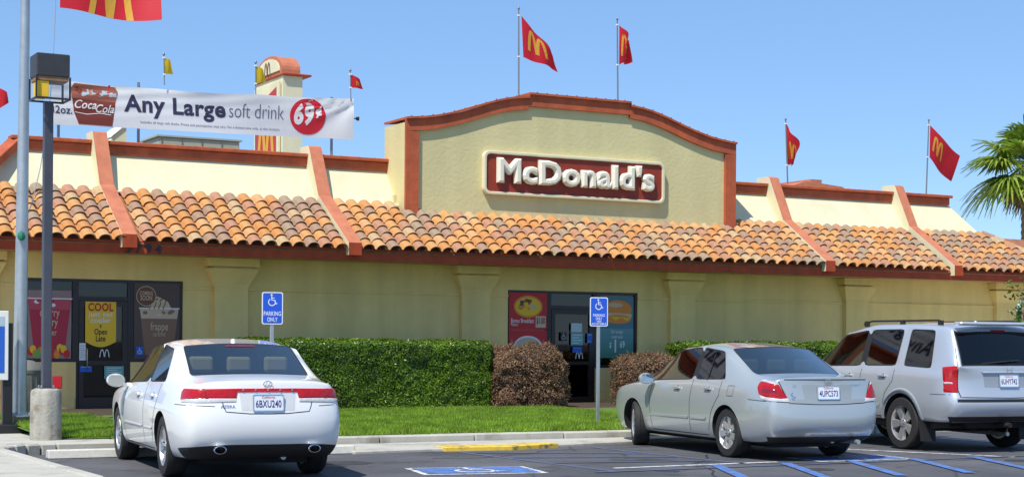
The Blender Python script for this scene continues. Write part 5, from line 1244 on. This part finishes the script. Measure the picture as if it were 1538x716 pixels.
b = B(); stroke(b, [(.0, .03), (-.03, .0), (.03, -.03), (0, -.06), (-.02, -.03)], .012, lambda u, v: F_(u-.50, v+.84), CHROME); b.obj('dealer_emblem', Hc['body'])
b = B(); b.tube([(.06, -.45, .24), (.5, -.45, .24)], .03, STEEL, 10); b.obj('exhaust_pipe', Hc['body'])

for s in (1, -1):
    pt('inner_lens', [(s*a, z) for a, z in [(.66, .83), (.80, .85), (.86, .88), (.84, .93), (.68, .91)]], re_, LREDD, .020)
pt('boot_lower_panel', [(-.54, .735), (.54, .735), (.56, .785), (-.56, .785)], re_, mat('recess_silver', (.42, .44, .43)), .0012)
# ---- silver SUV
Ls, Ws = 4.775, 1.97; w2 = Ws/2
def PP(*a): return [tuple(a[0:3]), tuple(a[3:6]), tuple(a[6:9]), tuple(a[9:12]), (a[12], 0, a[13])]
zr = 1.785
SS = [
 dict(x=.12, w=.93, dx=[.10, -.0, -.05, .03, .02], wf=[.96, 1, 1, .965, .955], p=PP(.13, w2*.875, 1.16, .11, w2*.83, 1.175, .08, w2*.79, 1.18, .06, w2*.4, 1.185, .055, 1.185)),
 dict(x=.38, w=.985, p=PP(.40, w2*.91, 1.15, .44, w2*.79, 1.69, .34, w2*.735, 1.70, .28, w2*.38, 1.735, .27, 1.74)),
 dict(x=.52, w=1.0, p=PP(.56, w2*.92, 1.15, .62, w2*.79, 1.685, .55, w2*.735, zr-.035, .50, w2*.38, zr+.0, .50, zr+.005)),
 dict(x=1.18, w=1.0, p=PP(1.18, w2*.925, 1.175, 1.16, w2*.79, 1.70, 1.16, w2*.74, zr-.015, 1.16, w2*.38, zr+.015, 1.16, zr+.02)),
 dict(x=1.34, w=1.0, p=PP(1.36, w2*.925, 1.175, 1.32, w2*.79, 1.70, 1.30, w2*.74, zr-.015, 1.30, w2*.38, zr+.015, 1.30, zr+.02)),
 dict(x=2.12, w=1.0, p=PP(2.12, w2*.925, 1.165, 2.10, w2*.785, 1.695, 2.10, w2*.735, zr-.022, 2.10, w2*.38, zr+.005, 2.10, zr+.01)),
 dict(x=2.22, w=1.0, p=PP(2.22, w2*.925, 1.162, 2.18, w2*.785, 1.692, 2.18, w2*.735, zr-.024, 2.18, w2*.38, zr+.003, 2.18, zr+.008)),
 dict(x=2.90, w=1.0, p=PP(3.0, w2*.925, 1.145, 2.78, w2*.775, 1.625, 2.80, w2*.72, 1.65, 2.74, w2*.38, 1.685, 2.72, 1.69)),
 dict(x=3.50, w=1.0, p=PP(3.48, w2*.915, 1.09, 3.46, w2*.87, 1.13, 3.50, w2*.82, 1.13, 3.62, w2*.42, 1.15, 3.66, 1.155)),
 dict(x=3.95, w=.99, p=PP(3.95, w2*.90, 1.05, 3.95, w2*.84, 1.075, 3.98, w2*.7, 1.09, 4.0, w2*.35, 1.10, 4.0, 1.10)),
 dict(x=4.40, w=.97, p=PP(4.40, w2*.87, .99, 4.40, w2*.80, 1.01, 4.42, w2*.65, 1.02, 4.44, w2*.33, 1.03, 4.45, 1.03)),
 dict(x=4.62, w=.90, dx=[-.08, .02, .05, .03, 0], p=PP(4.60, w2*.80, .93, 4.61, w2*.73, .95, 4.63, w2*.58, .96, 4.65, w2*.3, .965, 4.66, .965))]
SV = dict(bpil={(5, 5)}, w=Ws, L=Ls, paint=PAINT_V, levels=[(.40, .95), (.52, .985), (.70, 1.0), (.88, .985), (1.06, .965)], stations=SS, glass={(0, 7): 3, (0, 8): 3, (7, 7): 4, (7, 8): 4, (2, 5): 5, (4, 5): 6, (6, 5): 7, (7, 5): 7}, glassmat={3: CGLD, 5: CGLD, 6: CGLD},
    rear_cap=[.14, .01, -.03, .05, .05], front_cap=[Ls-.12, Ls-.02, Ls, Ls-.02, Ls-.05], creases=[(0, 9, 4, .2), (0, 8, 7, .35)], xcreases=[(0, 5, 9, .6), (1, 4, 9, .2)], wheels=(1.16, 3.86), wr=.372, arch_r=.425, spokes=5, spoke_w=(.030, .060), inset=.02,
    seats=CABIN, zseat=.70, cab=(.6, 3.4), zbelt=1.12, shelf=1.0, seatx=(1.45, 2.50), dash=3.35, rub=.022, u0=.66, px=.55,
    seams=[[(1.36, 1.12), (1.38, .96), (1.54, .78), (1.62, .50), (1.64, .45)], [(2.16, 1.12), (2.17, .8), (2.18, .45)], [(3.20, 1.08), (3.24, .8), (3.22, .46)], [(1.64, .455), (3.22, .455)]],
    handles=[(1.62, 1.03), (2.45, 1.02)], mould=[(1.66, .60, 2.14, .60, .075, PAINT_V), (2.20, .60, 3.22, .60, .075, PAINT_V)], mirror=(3.18, 1.10, 1.17), steer=0)
Hs = build_car('silver_suv', 'tall silver blue suv with dark windows and a roof rack parked at the right', SV, (1.18, -12.12, 84.5), 'suv')
pt, rb, re_, sd, tp = Hs['patch'], Hs['ribbon'], Hs['rear'], Hs['side'], Hs['top']
for s in (1, -1):
    lm = lambda pts: [(s*a, z) for a, z in pts]
    t_ = pt('tail_light', lm([(.79, .83), (.95, .84), (.98, 1.17), (.79, 1.19)]), re_, LRED, .020)
    pt('reversing_lens', lm([(.82, .93), (.96, .93), (.965, .985), (.82, .985)]), re_, LCLR, .024, t_)
    pt('indicator_lens', lm([(.82, .86), (.96, .865), (.96, .885), (.82, .885)]), re_, LAMB, .024, t_)
    rb('tailgate_seam', lm([(.775, 1.60), (.785, 1.2), (.785, .86), (.76, .765), (0, .755)]), re_, .012, UNDER, .0015)
    rb('bumper_seam', lm([(.80, .80), (.95, .80), (1.10, .80), (1.22, .80)]), re_, .008, UNDER, .0015)
    for k, x in enumerate((1.16, 3.86)):
        pts = [(x + .455*cos(a), .372 + .455*sin(a)) for a in [R(8)+R(164)*j/20 for j in range(21)]]
        rb('wheel_flare', [p for p in pts], lambda x_, z_: sd(x_, z_, s), .085, PAINT_V, .004, prof=.022)
    b = B(); b.tube([(.62, s*.66, zr+.0)] + [(x, s*.655, zr+.035) for x in (.72, 1.5, 2.3)] + [(2.5, s*.65, zr-.01)], .014, TRIM, 8)
    for x in (.68, 1.55, 2.42): b.box(x-.04, x+.04, s*.655-.02, s*.655+.02, zr-.05, zr+.035, TRIM)
    b.obj('roof_rail', Hs['body'], smooth=True)
    b = B(); b.box(.62, .80, s*(w2-.10), s*(w2-.08), .18, .50, TRIM); b.obj('mud_flap', Hs['body']) if False else None
    b = B(); b.prism([(.68, .14), (.72, .14), (.78, .52), (.70, .55)], lambda x, z, y: (x, y, z), min(s*(w2-.26), s*(w2-.03)), max(s*(w2-.26), s*(w2-.03)), TRIM); b.obj('mud_flap', Hs['body'])
pt('rear_valance', [(-.86, .405), (.86, .405), (.90, .50), (-.90, .50)], re_, TRIM, .004)
pt('plate_recess', [(-.40, .90), (.40, .90), (.42, 1.09), (-.42, 1.09)], re_, mat('recess_silver_blue', (.40, .43, .46), .4, .4), .002)
rb('tailgate_garnish', [(-.44, 1.10), (.44, 1.10)], re_, .035, PAINT_V, .006, prof=.02)
pt('bumper_step', [(-.80, .70), (.80, .70), (.80, .742), (-.80, .742)], re_, TRIM, .004)
pt('brake_light', [(-.12, 1.655), (.12, 1.655), (.12, 1.685), (-.12, 1.685)], re_, LREDD, .012)
plate(Hs, 0, .99, '6UHY742', .006)
b = B(); stroke(b, [(-.045, .045), (-.035, -.045), ], .012, lambda u, v: (re_(0, 1.13)[0].x-.03, -u, 1.135+v), CHROME); stroke(b, [(.045, .045), (.035, -.045)], .012, lambda u, v: (re_(0, 1.13)[0].x-.03, -u, 1.135+v), CHROME); stroke(b, [(-.04, 0), (.04, 0)], .012, lambda u, v: (re_(0, 1.13)[0].x-.03, -u, 1.135+v), CHROME); b.obj('badge', Hs['body'])
b = B(); b.tube([(.10, .5, 1.215), (.055, .1, 1.25), (.07, -.2, 1.27)], .010, TRIM, 6); b.obj('rear_wiper', Hs['body'])
b = B(); b.tube([(-.0, 0, .38), (.3, 0, .38)], .035, UNDER, 10); b.box(.3, .4, -.5, .5, .33, .42, UNDER); b.tube([(.05, -.55, .36), (.7, -.5, .36)], .035, STEEL, 10); b.obj('tow_hitch', Hs['body'])
b = B(); b.box(.18, .36, -.70, .70, zr-.04, zr+.012, PAINT_V); b.obj('roof_spoiler', Hs['body'], bevel=.02)
b = B(); b.lathe([(0, .03), (.02, .022), (.03, .01)], tp(.75, 0)[0], (0, 0, 1), PAINT_V, 12); b.obj('roof_aerial', Hs['body'], smooth=True)
